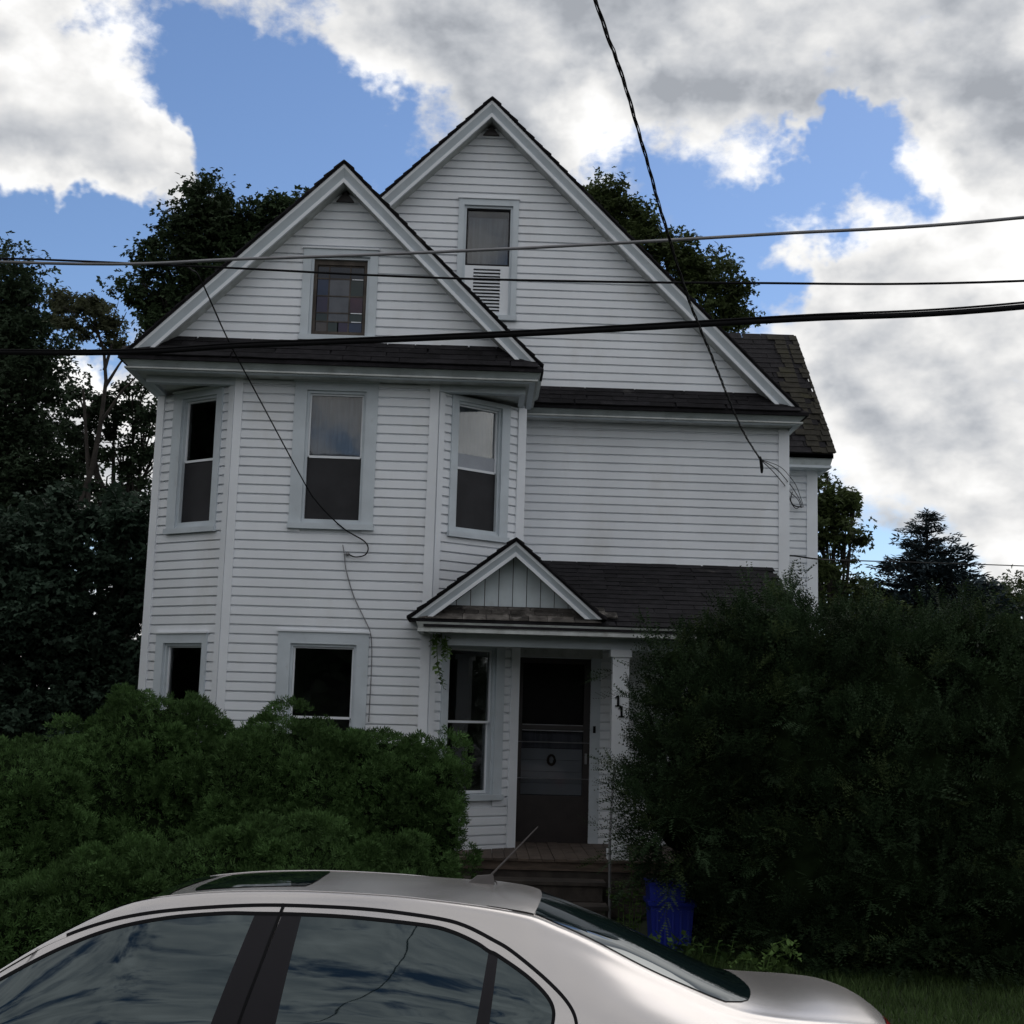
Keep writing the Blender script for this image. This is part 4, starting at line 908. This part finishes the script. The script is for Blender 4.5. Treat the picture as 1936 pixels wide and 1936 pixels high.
fern = [[pt(1440, 1850, 10.6), pt(1445, 1815, 10.6), pt(1465, 1785, 10.55), pt(1490, 1775, 10.5), pt(1512, 1790, 10.48)], [pt(1450, 1850, 10.6), pt(1470, 1810, 10.55), pt(1495, 1800, 10.5), pt(1512, 1812, 10.5)], [pt(1440, 1850, 10.6), pt(1420, 1815, 10.6), pt(1395, 1812, 10.6), pt(1380, 1825, 10.6)], [pt(1445, 1850, 10.6), pt(1455, 1810, 10.6), pt(1480, 1788, 10.55), pt(1502, 1800, 10.5)], [pt(1450, 1850, 10.6), pt(1480, 1825, 10.5), pt(1500, 1830, 10.5)]]
fb_ = at(1445, 1850, 10.6)
weed('arching_weed', 'arching yellow green weed with drooping leaflets above the car boot', (fb_[0], fb_[1], 0), [[(p[0], p[1], max(p[2], 0)) for p in f] for f in fern], .075, 73, 26)
lo = [[(1.55 + i * .12, 11.5 + (i % 2) * .2, 0), (1.55 + i * .12 + .03, 11.5, .12), (1.56 + i * .13, 11.48, .20 + .04 * (i % 3))] for i in range(8)]
weed('low_weeds', 'low dark weeds on the ground between the bin and the yews', (1.9, 11.6, 0), lo, .10, 74, 9, 'arbor')
vs_ = [[(-.47, 13.98, 2.90), (-.46, 13.97, 2.70), (-.44, 13.96, 2.52), (-.40, 13.95, 2.38)], [(-.42, 13.98, 2.88), (-.40, 13.97, 2.72), (-.36, 13.95, 2.58)], [(-.50, 13.98, 2.88), (-.51, 13.97, 2.74)], [(-.38, 13.98, 2.86), (-.35, 13.96, 2.74), (-.345, 13.95, 2.62)], [(-.45, 13.97, 2.60), (-.42, 13.95, 2.44), (-.37, 13.95, 2.30)]]
weed('hanging_vine', 'green leafy vine hanging from the left end of the porch beam', (-.45, 14.0, 2.9), vs_, .095, 75, 13)

# ------------------------------------------------------------------ blue bin
bn_ = empty('blue_bin', (1.80, 12.45, 0), 'blue plastic recycling bin half hidden beside the yew', 'bin')
def frustum(mb, cx, cy, z0, z1, w0, d0, w1, d1): mb.hexa([(cx - w0, cy - d0, z0), (cx + w0, cy - d0, z0), (cx + w0, cy + d0, z0), (cx - w0, cy + d0, z0), (cx - w1, cy - d1, z1), (cx + w1, cy - d1, z1), (cx + w1, cy + d1, z1), (cx - w1, cy + d1, z1)])
m = MB(); frustum(m, 1.80, 12.45, 0, .40, .17, .15, .195, .18); m.build('tub', M['blue'], bn_)
m = MB(); frustum(m, 1.80, 12.45, .40, .435, .215, .20, .22, .205); m.build('rim', M['blue'], bn_)
m = MB(); frustum(m, 1.76, 12.46, .436, .575, .155, .16, .165, .17); m.build('upper_tub', M['blue'], bn_)
m = MB(); frustum(m, 1.76, 12.46, .576, .60, .175, .18, .178, .183); m.build('rim', M['blue'], bn_)
for i in range(5): m = MB(); m.box(1.655 + i * .07, 1.675 + i * .07, 12.262, 12.30, .06, .36); m.build('rib', M['blue'], bn_)

# ------------------------------------------------------------------ overhead wires
def catmull(pts, n=10):
    P = [np.array(p, float) for p in pts]; P = [2 * P[0] - P[1]] + P + [2 * P[-1] - P[-2]]; o = []
    for i in range(1, len(P) - 2):
        for t in np.linspace(0, 1, n, endpoint=False):
            a, b, c, d = P[i - 1:i + 3]; o.append(.5 * (2 * b + (c - a) * t + (2 * a - 5 * b + 4 * c - d) * t * t + (3 * b - a - 3 * c + d) * t ** 3))
    o.append(P[-2]); return o
def wire(name, label, pts, rad, mat, group='overhead wires', n=10):
    c = catmull(pts, n); o = MB().tube(c, rad, 6).build(name, M[mat], None, True); return tag(o, label, 'wire', group)
def yl(x): return 10.5 - 1.5 * x / 1936
def span(L):
    P = [at(x, y, yl(x)) for x, y in L]; a = P[0] + (P[0] - P[1]) * 3; a[2] += .4; b = P[-1] + (P[-1] - P[-2]) * 2; b[2] += .2
    return [a] + P + [b]
wire('utility_wire', 'pale grey overhead cable, topmost of the three crossing the house', span([(0, 495), (480, 489), (968, 470), (1450, 443), (1936, 411)]), .0125, 'cable_grey')
wire('utility_wire', 'thin dark wire between the grey cable and the thick black cable', span([(-300, 478), (60, 490), (423, 506), (720, 521), (1000, 530), (1400, 535), (1936, 531)]), .0088, 'cable')
wire('utility_wire', 'thick black overhead cable, lowest of the three crossing the house', span([(0, 666), (500, 652), (1000, 631), (1500, 604), (1936, 580)]), .021, 'cable')
wire('lashing_wire', 'thin black strand lying on the thick black cable', [p + np.array([0, -.012, .017]) for p in span([(0, 666), (500, 651), (1000, 630), (1500, 602), (1936, 577)])], .008, 'cable')
# twisted service drop from over the street to the house
E0 = at(1437, 868, 14.7); E1 = np.array([.42, 5.58])
def onplane(x, y):
    n2 = np.array([E1[1] - E0[1], -(E1[0] - E0[0])]); d = ray(x, y); return CAM + d * (((E0[:2] - CAM[:2]) @ n2) / (d[:2] @ n2))
vis = [onplane(*q) for q in [(1125, 0), (1165, 110), (1205, 240), (1250, 400), (1300, 560), (1345, 672), (1400, 806), (1437, 868)]]
back = unit(np.append(E1 - E0[:2], 0)); dp_ = [vis[0] + back * 12.5 + np.array([0, 0, 1.5]), vis[0] + back * 7 + np.array([0, 0, .6]), vis[0] + back * 3 + np.array([0, 0, .2])] + vis
c = catmull(dp_, 60); acc = 0; s1, s2, s3 = [], [], []
for i, p in enumerate(c):
    if i: acc += np.linalg.norm(p - c[i - 1])
    ph = acc / .75 * 2 * math.pi; t = unit(c[min(i + 1, len(c) - 1)] - c[max(i - 1, 0)]); a = unit(np.cross(t, [0, 0, 1.0])); b = np.cross(a, t)
    for L, o in ((s1, 0), (s2, 2.094), (s3, 4.189)): L.append(p + (.0065) * (math.cos(ph + o) * a + math.sin(ph + o) * b))
sd2 = empty('service_drop', tuple(E0), 'twisted black service cable descending from the top of the picture to the house', 'wire')
for L, rr in ((s1, .0048), (s2, .0048), (s3, .003)): MB().tube(L, rr, 5).build('strand', M['cable'], sd2, True)
e0 = np.array(dp_[-1]); m = MB(); m.tube([e0 + (0, 0, .03), e0 + (.01, 0, -.02), e0 + (.02, 0, -.10), e0 + (.02, 0, -.16)], [.010, .018, .020, .012], 8); m.build('splice_clamp', M['cable'], sd2)
we = at(1517, 959, 17.93)
for k, rr in enumerate((.0055, .0055, .004)):
    MB().tube(catmull([e0, at(1462 + 6 * k, 892 - 5 * k, 15.1), at(1484 + 5 * k, 918 - 8 * k, 15.6), at(1496 + 5 * k, 932 - 6 * k, 16.6), at(1509 + 3 * k, 945, 17.5), we + np.array([.02 * (k - 1), 0, 0])], 8), rr, 5).build('conductor', M['cable'], sd2, True)
MB().tube(catmull([we, at(1500, 955, 17.9), at(1492, 940, 17.92), at(1487, 930, 17.95)], 6), .009, 5).build('conductor', M['cable'], sd2, True)
MB().tube(catmull([we + (-.03, 0, .01), at(1504, 961, 17.9), at(1495, 947, 17.92), at(1498, 930, 17.95)], 6), .006, 5).build('conductor', M['cable'], sd2, True)
# thin telephone drop looping down the bay
A = at(300, 508, 10.9)
wire('telephone_wire', 'thin dark wire slanting across the bay window and looping on the siding', [at(352, 503, 10.24), at(362, 510, 10.6), at(380, 530, 11.0), at(430, 640, 12.1), at(480, 735, 12.8), at(575, 912, 14.18), at(600, 950, 14.2), at(628, 980, 14.22), at(655, 1003, 14.22), at(687, 1022, 14.23), at(696, 1036, 14.23), at(690, 1049, 14.23), at(672, 1053, 14.23), at(657, 1047, 14.24)], .0075, 'cable', None)
wire('wall_wire', 'thin wire running down the siding from the loop to the lower window', [at(648, 1030, 14.25), at(651, 1048, 14.25), at(654, 1075, 14.26), at(668, 1125, 14.26), at(690, 1172, 14.255), at(700, 1196, 14.245), at(703, 1230, 14.245), at(701, 1290, 14.245), at(697, 1365, 14.245)], .006, 'metal', None)
o = MB(); q = at(657, 1047, 14.25); o.tube([q + (0, .03, 0), q + (0, -.03, -.005)], .02, 8); o.tube([q + (.02, -.02, .012), q + (-.02, -.025, -.015)], .010, 6)
tag(o.build('wire_insulator', M['metal'], None, True), 'small wire insulator on the siding below the upper bay window', 'insulator')
wire('cable_lead', 'thin cable bent from the wing corner and running off to the right', [at(1484, 1082, 17.95), at(1486, 1065, 17.95), at(1487, 1053, 17.93), at(1500, 1051, 17.9), at(1548, 1057, 17.9), at(1620, 1060, 20), at(1936, 1070, 24), at(2300, 1085, 28)], .010, 'cable', None)

# ------------------------------------------------------------------ silver sedan
CA = R(3.0); CT = np.array([0, 5.62, 0.0]); RX = np.array([[1, 0, 0], [0, math.cos(CA), math.sin(CA)], [0, -math.sin(CA), math.cos(CA)]])
car = bpy.data.objects.new('parked_car', None); COL.objects.link(car); car.location = CT; car.rotation_euler = (-CA, 0, 0); BASE['parked_car'] = np.zeros(3)
tag(car, 'silver four door sedan parked at the kerb in the foreground', 'car')
def cubic(xs, ys):
    xs, ys = np.array(xs, float), np.array(ys, float); m = np.zeros(len(xs)); d = np.diff(ys) / np.diff(xs)
    m[1:-1] = np.where(d[:-1] * d[1:] <= 0, 0, 2 * d[:-1] * d[1:] / (d[:-1] + d[1:] + 1e-12)); m[0], m[-1] = d[0], d[-1]
    def f(x):
        x = min(max(x, xs[0]), xs[-1]); i = int(min(np.searchsorted(xs, x, 'right') - 1, len(xs) - 2)); h = xs[i + 1] - xs[i]; t = (x - xs[i]) / h
        return (2 * t ** 3 - 3 * t * t + 1) * ys[i] + (t ** 3 - 2 * t * t + t) * h * m[i] + (-2 * t ** 3 + 3 * t * t) * ys[i + 1] + (t ** 3 - t * t) * h * m[i + 1]
    return f
zc = cubic([-2.84, -2.78, -2.60, -2.30, -1.98, -1.80, -1.55, -1.30, -1.15, -1.0, -.6, -.03, .14, .24, .34, .465, .61, .79, .96, 1.10, 1.20, 1.34, 1.50, 1.58, 1.64, 1.68], [.60, .70, .78, .87, .955, 1.05, 1.21, 1.335, 1.376, 1.402, 1.427, 1.418, 1.407, 1.394, 1.362, 1.316, 1.262, 1.182, 1.110, 1.060, 1.050, 1.050, 1.040, 1.020, .96, .85])
zr_ = cubic([-2.84, -2.78, -2.60, -2.30, -2.02, -1.85, -1.67, -1.5, -1.31, -1.14, -.89, -.64, -.33, -.13, .21, .33, .44, .66, .82, .93, 1.02, 1.2, 1.49, 1.58, 1.64, 1.68], [.55, .65, .73, .82, .92, 1.04, 1.158, 1.252, 1.332, 1.366, 1.388, 1.394, 1.386, 1.37, 1.325, 1.284, 1.242, 1.139, 1.075, 1.035, 1.012, .995, .975, .94, .88, .80])
hr_ = cubic([-2.84, -2.78, -2.6, -2.3, -2.0, -1.67, -1.31, -.9, -.3, .2, .66, .93, 1.2, 1.49, 1.58, 1.64, 1.68], [.45, .55, .66, .71, .715, .665, .60, .572, .572, .562, .585, .62, .655, .65, .62, .585, .53])
zb_ = cubic([-2.84, -2.6, -2.0, -1.0, 0, .8, 1.3, 1.68], [.50, .66, .84, .90, .925, .935, .91, .74])
hb_ = cubic([-2.84, -2.78, -2.6, -2.2, -1.6, -.6, .4, 1.1, 1.47, 1.61, 1.68], [.50, .62, .76, .85, .872, .878, .875, .865, .82, .74, .62])
def section(x):
    zb, hb, zr, hr, z_c = zb_(x), hb_(x), zr_(x), hr_(x), zc(x); zr = min(zr, z_c - .004); zb = min(zb, zr - .02)
    pts = [(hb * .93, .20), (hb * .975, .30), (hb * .995, .45), (hb, min(.66, zb - .05)), (hb * .992, zb)]
    for s in (.25, .5, .75, .92):
        z = zb + (zr - zb) * s; pts.append((hb * .992 - (hb * .992 - hr) * s ** 1.28 + .012 * math.sin(math.pi * s), z))
    pts.append((hr - .012, zr + .010))
    for s in (.93, .8, .6, .4, .2, 0.0):
        pts.append(((hr) * s * .97, z_c - (z_c - zr - .010) * (s ** 2.4)))
    return pts
def dense(pts, k=5):
    c = catmull([(a, b, 0) for a, b in pts], k); return np.array(c)[:, :2]
_sec = {}
def sec(x):
    key = round(x, 4)
    if key not in _sec: _sec[key] = dense(section(x))
    return _sec[key]
def side_y(x, z):
    s = sec(x); n = int(np.argmax(s[:, 1] > zr_(x) + .006)) or len(s)
    return float(np.interp(z, s[:n + 1, 1], s[:n + 1, 0]))
def top_z(x, y):
    s = sec(x); i = int(np.argmax(s[:, 1] > zr_(x) - .002)); q = s[i:][::-1]
    return float(np.interp(abs(y), q[:, 0], q[:, 1]))
xs = np.unique(np.concatenate([np.linspace(-2.84, -2.6, 9), np.linspace(-2.6, -1.3, 33), np.linspace(-1.3, .1, 34), np.linspace(.1, 1.2, 45), np.linspace(1.2, 1.68, 26)]))
V, F = [], []
half = len(sec(0.0)); row = 2 * half - 1
for x in xs:
    s = sec(float(x))
    for y, z in s: V.append((x, -y, z))
    for y, z in s[::-1][1:]: V.append((x, y, z))
for i in range(len(xs) - 1):
    for j in range(row - 1): F.append((i * row + j, i * row + j + 1, (i + 1) * row + j + 1, (i + 1) * row + j))
F4 = np.array(F); body = np_mesh('body', V, F4, M['paint'], car, True)
for cx_, nm in ((0, 'bumper'), (len(xs) - 1, 'bumper')):
    idx = [V[cx_ * row + j] for j in range(row)]; m = MB(); m.poly(idx, [tuple(range(row))]); m.build(nm, M['paint'], car)
m = MB(); m.box(-2.6, 1.5, -.78, .78, .17, .22); m.build('underbody', M['car_black'], car)
def patch(name, bot, top, nb, nt_, off, mat, parent, sides=(-1,), smooth=True):
    """a panel on the flank: bottom and top curves as functions t->(x,z)"""
    for sg in sides:
        V, F = [], []
        for i in range(nb + 1):
            t = i / nb; b, tp = bot(t), top(t)
            for j in range(nt_ + 1):
                s = j / nt_; x = b[0] + (tp[0] - b[0]) * s; z = b[1] + (tp[1] - b[1]) * s
                V.append((x, sg * (side_y(x, z) + off), z + off * .5))
        for i in range(nb):
            for j in range(nt_):
                q = (i * (nt_ + 1) + j, (i + 1) * (nt_ + 1) + j, (i + 1) * (nt_ + 1) + j + 1, i * (nt_ + 1) + j + 1); F.append(q if sg < 0 else q[::-1])
        o = np_mesh(name, V, F, mat, parent, smooth); yield o
def poly_f(P):
    P = np.array(P, float); L = np.concatenate([[0], np.cumsum(np.hypot(*np.diff(P, axis=0).T))]); L /= L[-1]
    return lambda t: (float(np.interp(t, L, P[:, 0])), float(np.interp(t, L, P[:, 1])))
def smooth_poly(P, n=8): return [tuple(q[:2]) for q in catmull([(a, b, 0) for a, b in P], n)]
def ribbon(name, P, w, off, mat, parent, sides=(-1, 1)):
    P = np.array(smooth_poly(P, 8))
    for sg in sides:
        V, F = [], []
        for i in range(len(P)):
            t = P[min(i + 1, len(P) - 1)] - P[max(i - 1, 0)]; t /= np.linalg.norm(t); n_ = np.array([-t[1], t[0]])
            for s in (-.5, .5):
                q = P[i] + n_ * w * s; V.append((q[0], sg * (side_y(q[0], q[1]) + off), q[1] + off * .5))
        for i in range(len(P) - 1): q = (2 * i, 2 * i + 2, 2 * i + 3, 2 * i + 1); F.append(q if sg > 0 else q[::-1])
        np_mesh(name, V, F, mat, parent)
GAP = [(-1.80, 1.05), (-1.663, 1.142), (-1.538, 1.214), (-1.381, 1.278), (-1.225, 1.318), (-1.032, 1.343), (-.783, 1.360), (-.532, 1.360), (-.328, 1.351), (-.126, 1.329), (-.024, 1.306), (.078, 1.263), (.152, 1.225), (.273, 1.140), (.353, 1.065), (.378, 1.0), (.37, .90), (.30, .72), (.22, .60)]
TOPF = [(-1.87, .96), (-1.76, 1.04), (-1.652, 1.108), (-1.487, 1.198), (-1.310, 1.268), (-1.124, 1.308), (-.928, 1.328), (-.800, 1.331)]
TOPR = [(-.629, 1.332), (-.427, 1.326), (-.175, 1.306), (-.073, 1.286), (.017, 1.252), (.064, 1.226)]
TOPQ = [(.098, 1.212), (.203, 1.150), (.273, 1.091), (.297, 1.045), (.29, .99), (.26, .955)]
# doors stand 3 mm proud of the body
TF = smooth_poly(GAP[:6] + [(-.783, 1.359), (-.705, 1.361)], 8); TR = smooth_poly([(-.699, 1.361)] + GAP[7:16], 8)
doors = {}
for sg in (-1, 1):
    for nm, top, bot in (('front', TF, [(-1.80, .34), (-.90, .34)]), ('rear', TR, [(-.893, .34), (.02, .34), (.22, .60), (.33, .80), (.378, .98)])):
        o = list(patch('door', poly_f(bot), poly_f(top), 40, 26, .003, M['paint'], car, (sg,)))[0]; doors[(nm, sg)] = o
        m = MB(); hx = -1.05 if nm == 'front' else -.02; y = sg * (side_y(hx, .83) + .02); m.tube([(hx - .10, y - sg * .015, .825), (hx - .07, y + sg * .012, .83), (hx + .07, y + sg * .012, .83), (hx + .10, y - sg * .015, .825)], .013, 8); m.build('handle', M['paint'], o, True)
ribbon('door_seal', GAP, .012, .0036, M['black'], car)  # ribbon laid on the body, the dark of the door gap painted in
ribbon('door_seal', [(-.700, 1.366), (-.725, 1.27), (-.755, 1.15), (-.795, 1.0), (-.85, .75), (-.895, .35)], .010, .0075, M['black'], car)
def gpatch(top, bl, br, nm, sg):
    p = doors[(nm, sg)] if nm else car
    return list(patch('window', poly_f([bl, br]), poly_f(smooth_poly(top, 8)), 36, 14, .0055, M['car_glass'], p, (sg,)))[0]
for sg in (-1, 1):
    gpatch(TOPF, (-1.87, .945), (-.905, .945), 'front', sg); gpatch(TOPR, (-.676, .945), (.015, .945), 'rear', sg); gpatch(TOPQ, (.064, .945), (.255, .945), 'rear', sg)
    for (a, b, c_, d_, nm) in (((-.800, 1.331), (-.704, 1.333), (-.905, .945), (-.812, .945), 'front'), ((-.700, 1.333), (-.629, 1.332), (-.806, .945), (-.676, .945), 'rear'), ((.064, 1.226), (.098, 1.212), (.015, .945), (.064, .945), 'rear')):
        list(patch('pillar_trim', poly_f([c_, d_]), poly_f([a, b]), 4, 14, .0062, M['car_black'], doors[(nm, sg)], (sg,)))
ribbon('window_seal', TOPF + TOPR[0:1] + TOPR[1:] + TOPQ[:-1], .012, .0068, M['black'], car)
ribbon('window_seal', [(-1.90, .945), (-1.2, .943), (-.5, .943), (.0, .945), (.27, .948)], .016, .0068, M['car_black'], car)
def topgrid(name, x0, x1, wl, mat, off, parent=car, nx=30, ny=22, ends=None):
    V, F = [], []
    for i in range(nx + 1):
        x = x0 + (x1 - x0) * i / nx
        for j in range(ny + 1):
            s = -1 + 2 * j / ny; xx = x + (ends(s, i / nx) if ends else 0); y = s * wl(x); V.append((xx, y, top_z(xx, y) + off))
    for i in range(nx):
        for j in range(ny): F.append((i * (ny + 1) + j, (i + 1) * (ny + 1) + j, (i + 1) * (ny + 1) + j + 1, i * (ny + 1) + j + 1))
    return np_mesh(name, V, F, mat, parent, True)
rg = cubic([.2, .6, 1.13], [.485, .52, .555])
topgrid('rear_window', .26, 1.115, rg, M['car_glass'], .004, ends=lambda s, t: (-.10 * t - .02 * (1 - t)) * s * s * (abs(s) ** 1.0) - (.06 * t * max(0, abs(s) - .88) / .12))
topgrid('roof_lip', .10, .285, cubic([0, .3], [.52, .50]), M['paint'], .005, nx=8, ends=lambda s, t: -.05 * s * s)
ws_ = cubic([-2.0, -1.6, -1.15], [.66, .60, .53])
topgrid('windscreen', -1.97, -1.20, ws_, M['car_glass'], .004, ends=lambda s, t: .16 * s * s * (1 - .6 * t))
topgrid('sunroof', -1.10, -.62, lambda x: .40, M['car_glass'], .003, nx=12, ends=lambda s, t: (.03 if t < .5 else -.03) * s ** 4)
# gutter moulding on the roof
for sg in (-1, 1):
    P = [(x, sg * (hr_(x) - .035), top_z(x, hr_(x) - .035) + .0015) for x in np.linspace(-1.2, .15, 30)]; MB().tube(P, .0035, 5).build('roof_moulding', M['paint'], car, True)
ant = MB(); bz = top_z(.04, 0)
V0 = [(-.055, -.022, bz - .002), (.06, -.022, bz - .006), (.06, .022, bz - .006), (-.055, .022, bz - .002), (-.015, -.010, bz + .030), (.052, -.010, bz + .036), (.052, .010, bz + .036), (-.015, .010, bz + .030)]
ant.hexa([(x + .03, y, z) for x, y, z in V0]); an = ant.build('antenna', M['antenna'], car)
MB().tube([(.070, 0, bz + .03), (.265, 0, bz + .235)], [.005, .003], 6).build('antenna_mast', M['antenna'], an)
for sg in (-1, 1):
    V, F = [], []
    for i in range(9):
        x = 1.47 + .19 * i / 8
        for j in range(9):
            z = .70 + (zr_(x) - .02 - .70) * j / 8; V.append((x, sg * (side_y(x, z) + .004), z))
    for i in range(8):
        for j in range(8): F.append((i * 9 + j, (i + 1) * 9 + j, (i + 1) * 9 + j + 1, i * 9 + j + 1))
    np_mesh('tail_light', V, F, M['red_lens'], car, True)
    pass
    V = [];
    m = MB(); m.hexa([(-2.80, sg * .40, .55), (-2.70, sg * .70, .55), (-2.55, sg * .70, .60), (-2.6, sg * .40, .60), (-2.78, sg * .42, .66), (-2.66, sg * .70, .68), (-2.5, sg * .72, .72), (-2.6, sg * .42, .72)]); m.build('headlight', M['clear_lens'], car)
    m = MB(); y = sg * .93; m.hexa([(-1.99, sg * .82, .92), (-1.85, sg * .84, .92), (-1.87, sg * 1.01, .93), (-1.95, sg * 1.01, .93), (-1.98, sg * .82, 1.02), (-1.85, sg * .84, 1.03), (-1.87, sg * 1.01, 1.04), (-1.95, sg * 1.01, 1.03)]); m.build('side_mirror', M['paint'], car)
    for wx in (-2.02, .72):
        m = MB(); a = np.linspace(0, 2 * math.pi, 29)[:-1]
        prof = [(.19, .69), (.28, .68), (.315, .71), (.318, .86), (.29, .895), (.205, .89)]
        pts = [(wx + r_ * math.cos(t), sg * yy, .318 + r_ * math.sin(t)) for t in a for r_, yy in prof]; k_ = len(prof); nA = len(a)
        m.poly(pts, [(i * k_ + j, i * k_ + j + 1, ((i + 1) % nA) * k_ + j + 1, ((i + 1) % nA) * k_ + j) for i in range(nA) for j in range(k_ - 1)])
        wheel = m.build('wheel', M['tyre'], car, True)
        m = MB(); m.tube([(wx, sg * .80, .318), (wx, sg * .872, .318)], .20, 24); m.build('rim', M['rim'], wheel)
        for q in range(5):
            t = q * 1.2566; m = MB(); m.tube([(wx + .05 * math.cos(t), sg * .882, .318 + .05 * math.sin(t)), (wx + .185 * math.cos(t), sg * .878, .318 + .185 * math.sin(t))], .022, 6); m.build('spoke', M['rim'], wheel)
        m = MB(); m.tube([(wx + .355 * math.cos(t), sg * (side_y(wx + .355 * math.cos(t), .318 + .355 * math.sin(t)) + .002), .318 + .355 * math.sin(t)) for t in np.linspace(-.25, math.pi + .25, 24)], .022, 6); m.build('wheel_arch', M['car_black'], car, True)
for sg in (-1, 1):
    V, F = [], []
    for i in range(9):
        for j in range(9):
            y = .40 + .20 * j / 8; x = 1.585 + .06 * i / 8 - .05 * (j / 8) ** 2; V.append((x, sg * y, top_z(x, y) + .004))
    for i in range(8):
        for j in range(8): F.append((i * 9 + j, (i + 1) * 9 + j, (i + 1) * 9 + j + 1, i * 9 + j + 1))
    np_mesh('tail_light', V, F, M['red_lens'], car, True)
m = MB(); m.box(1.665, 1.695, -.26, .26, .52, .64); m.build('licence_plate', M['white_trim'], car)
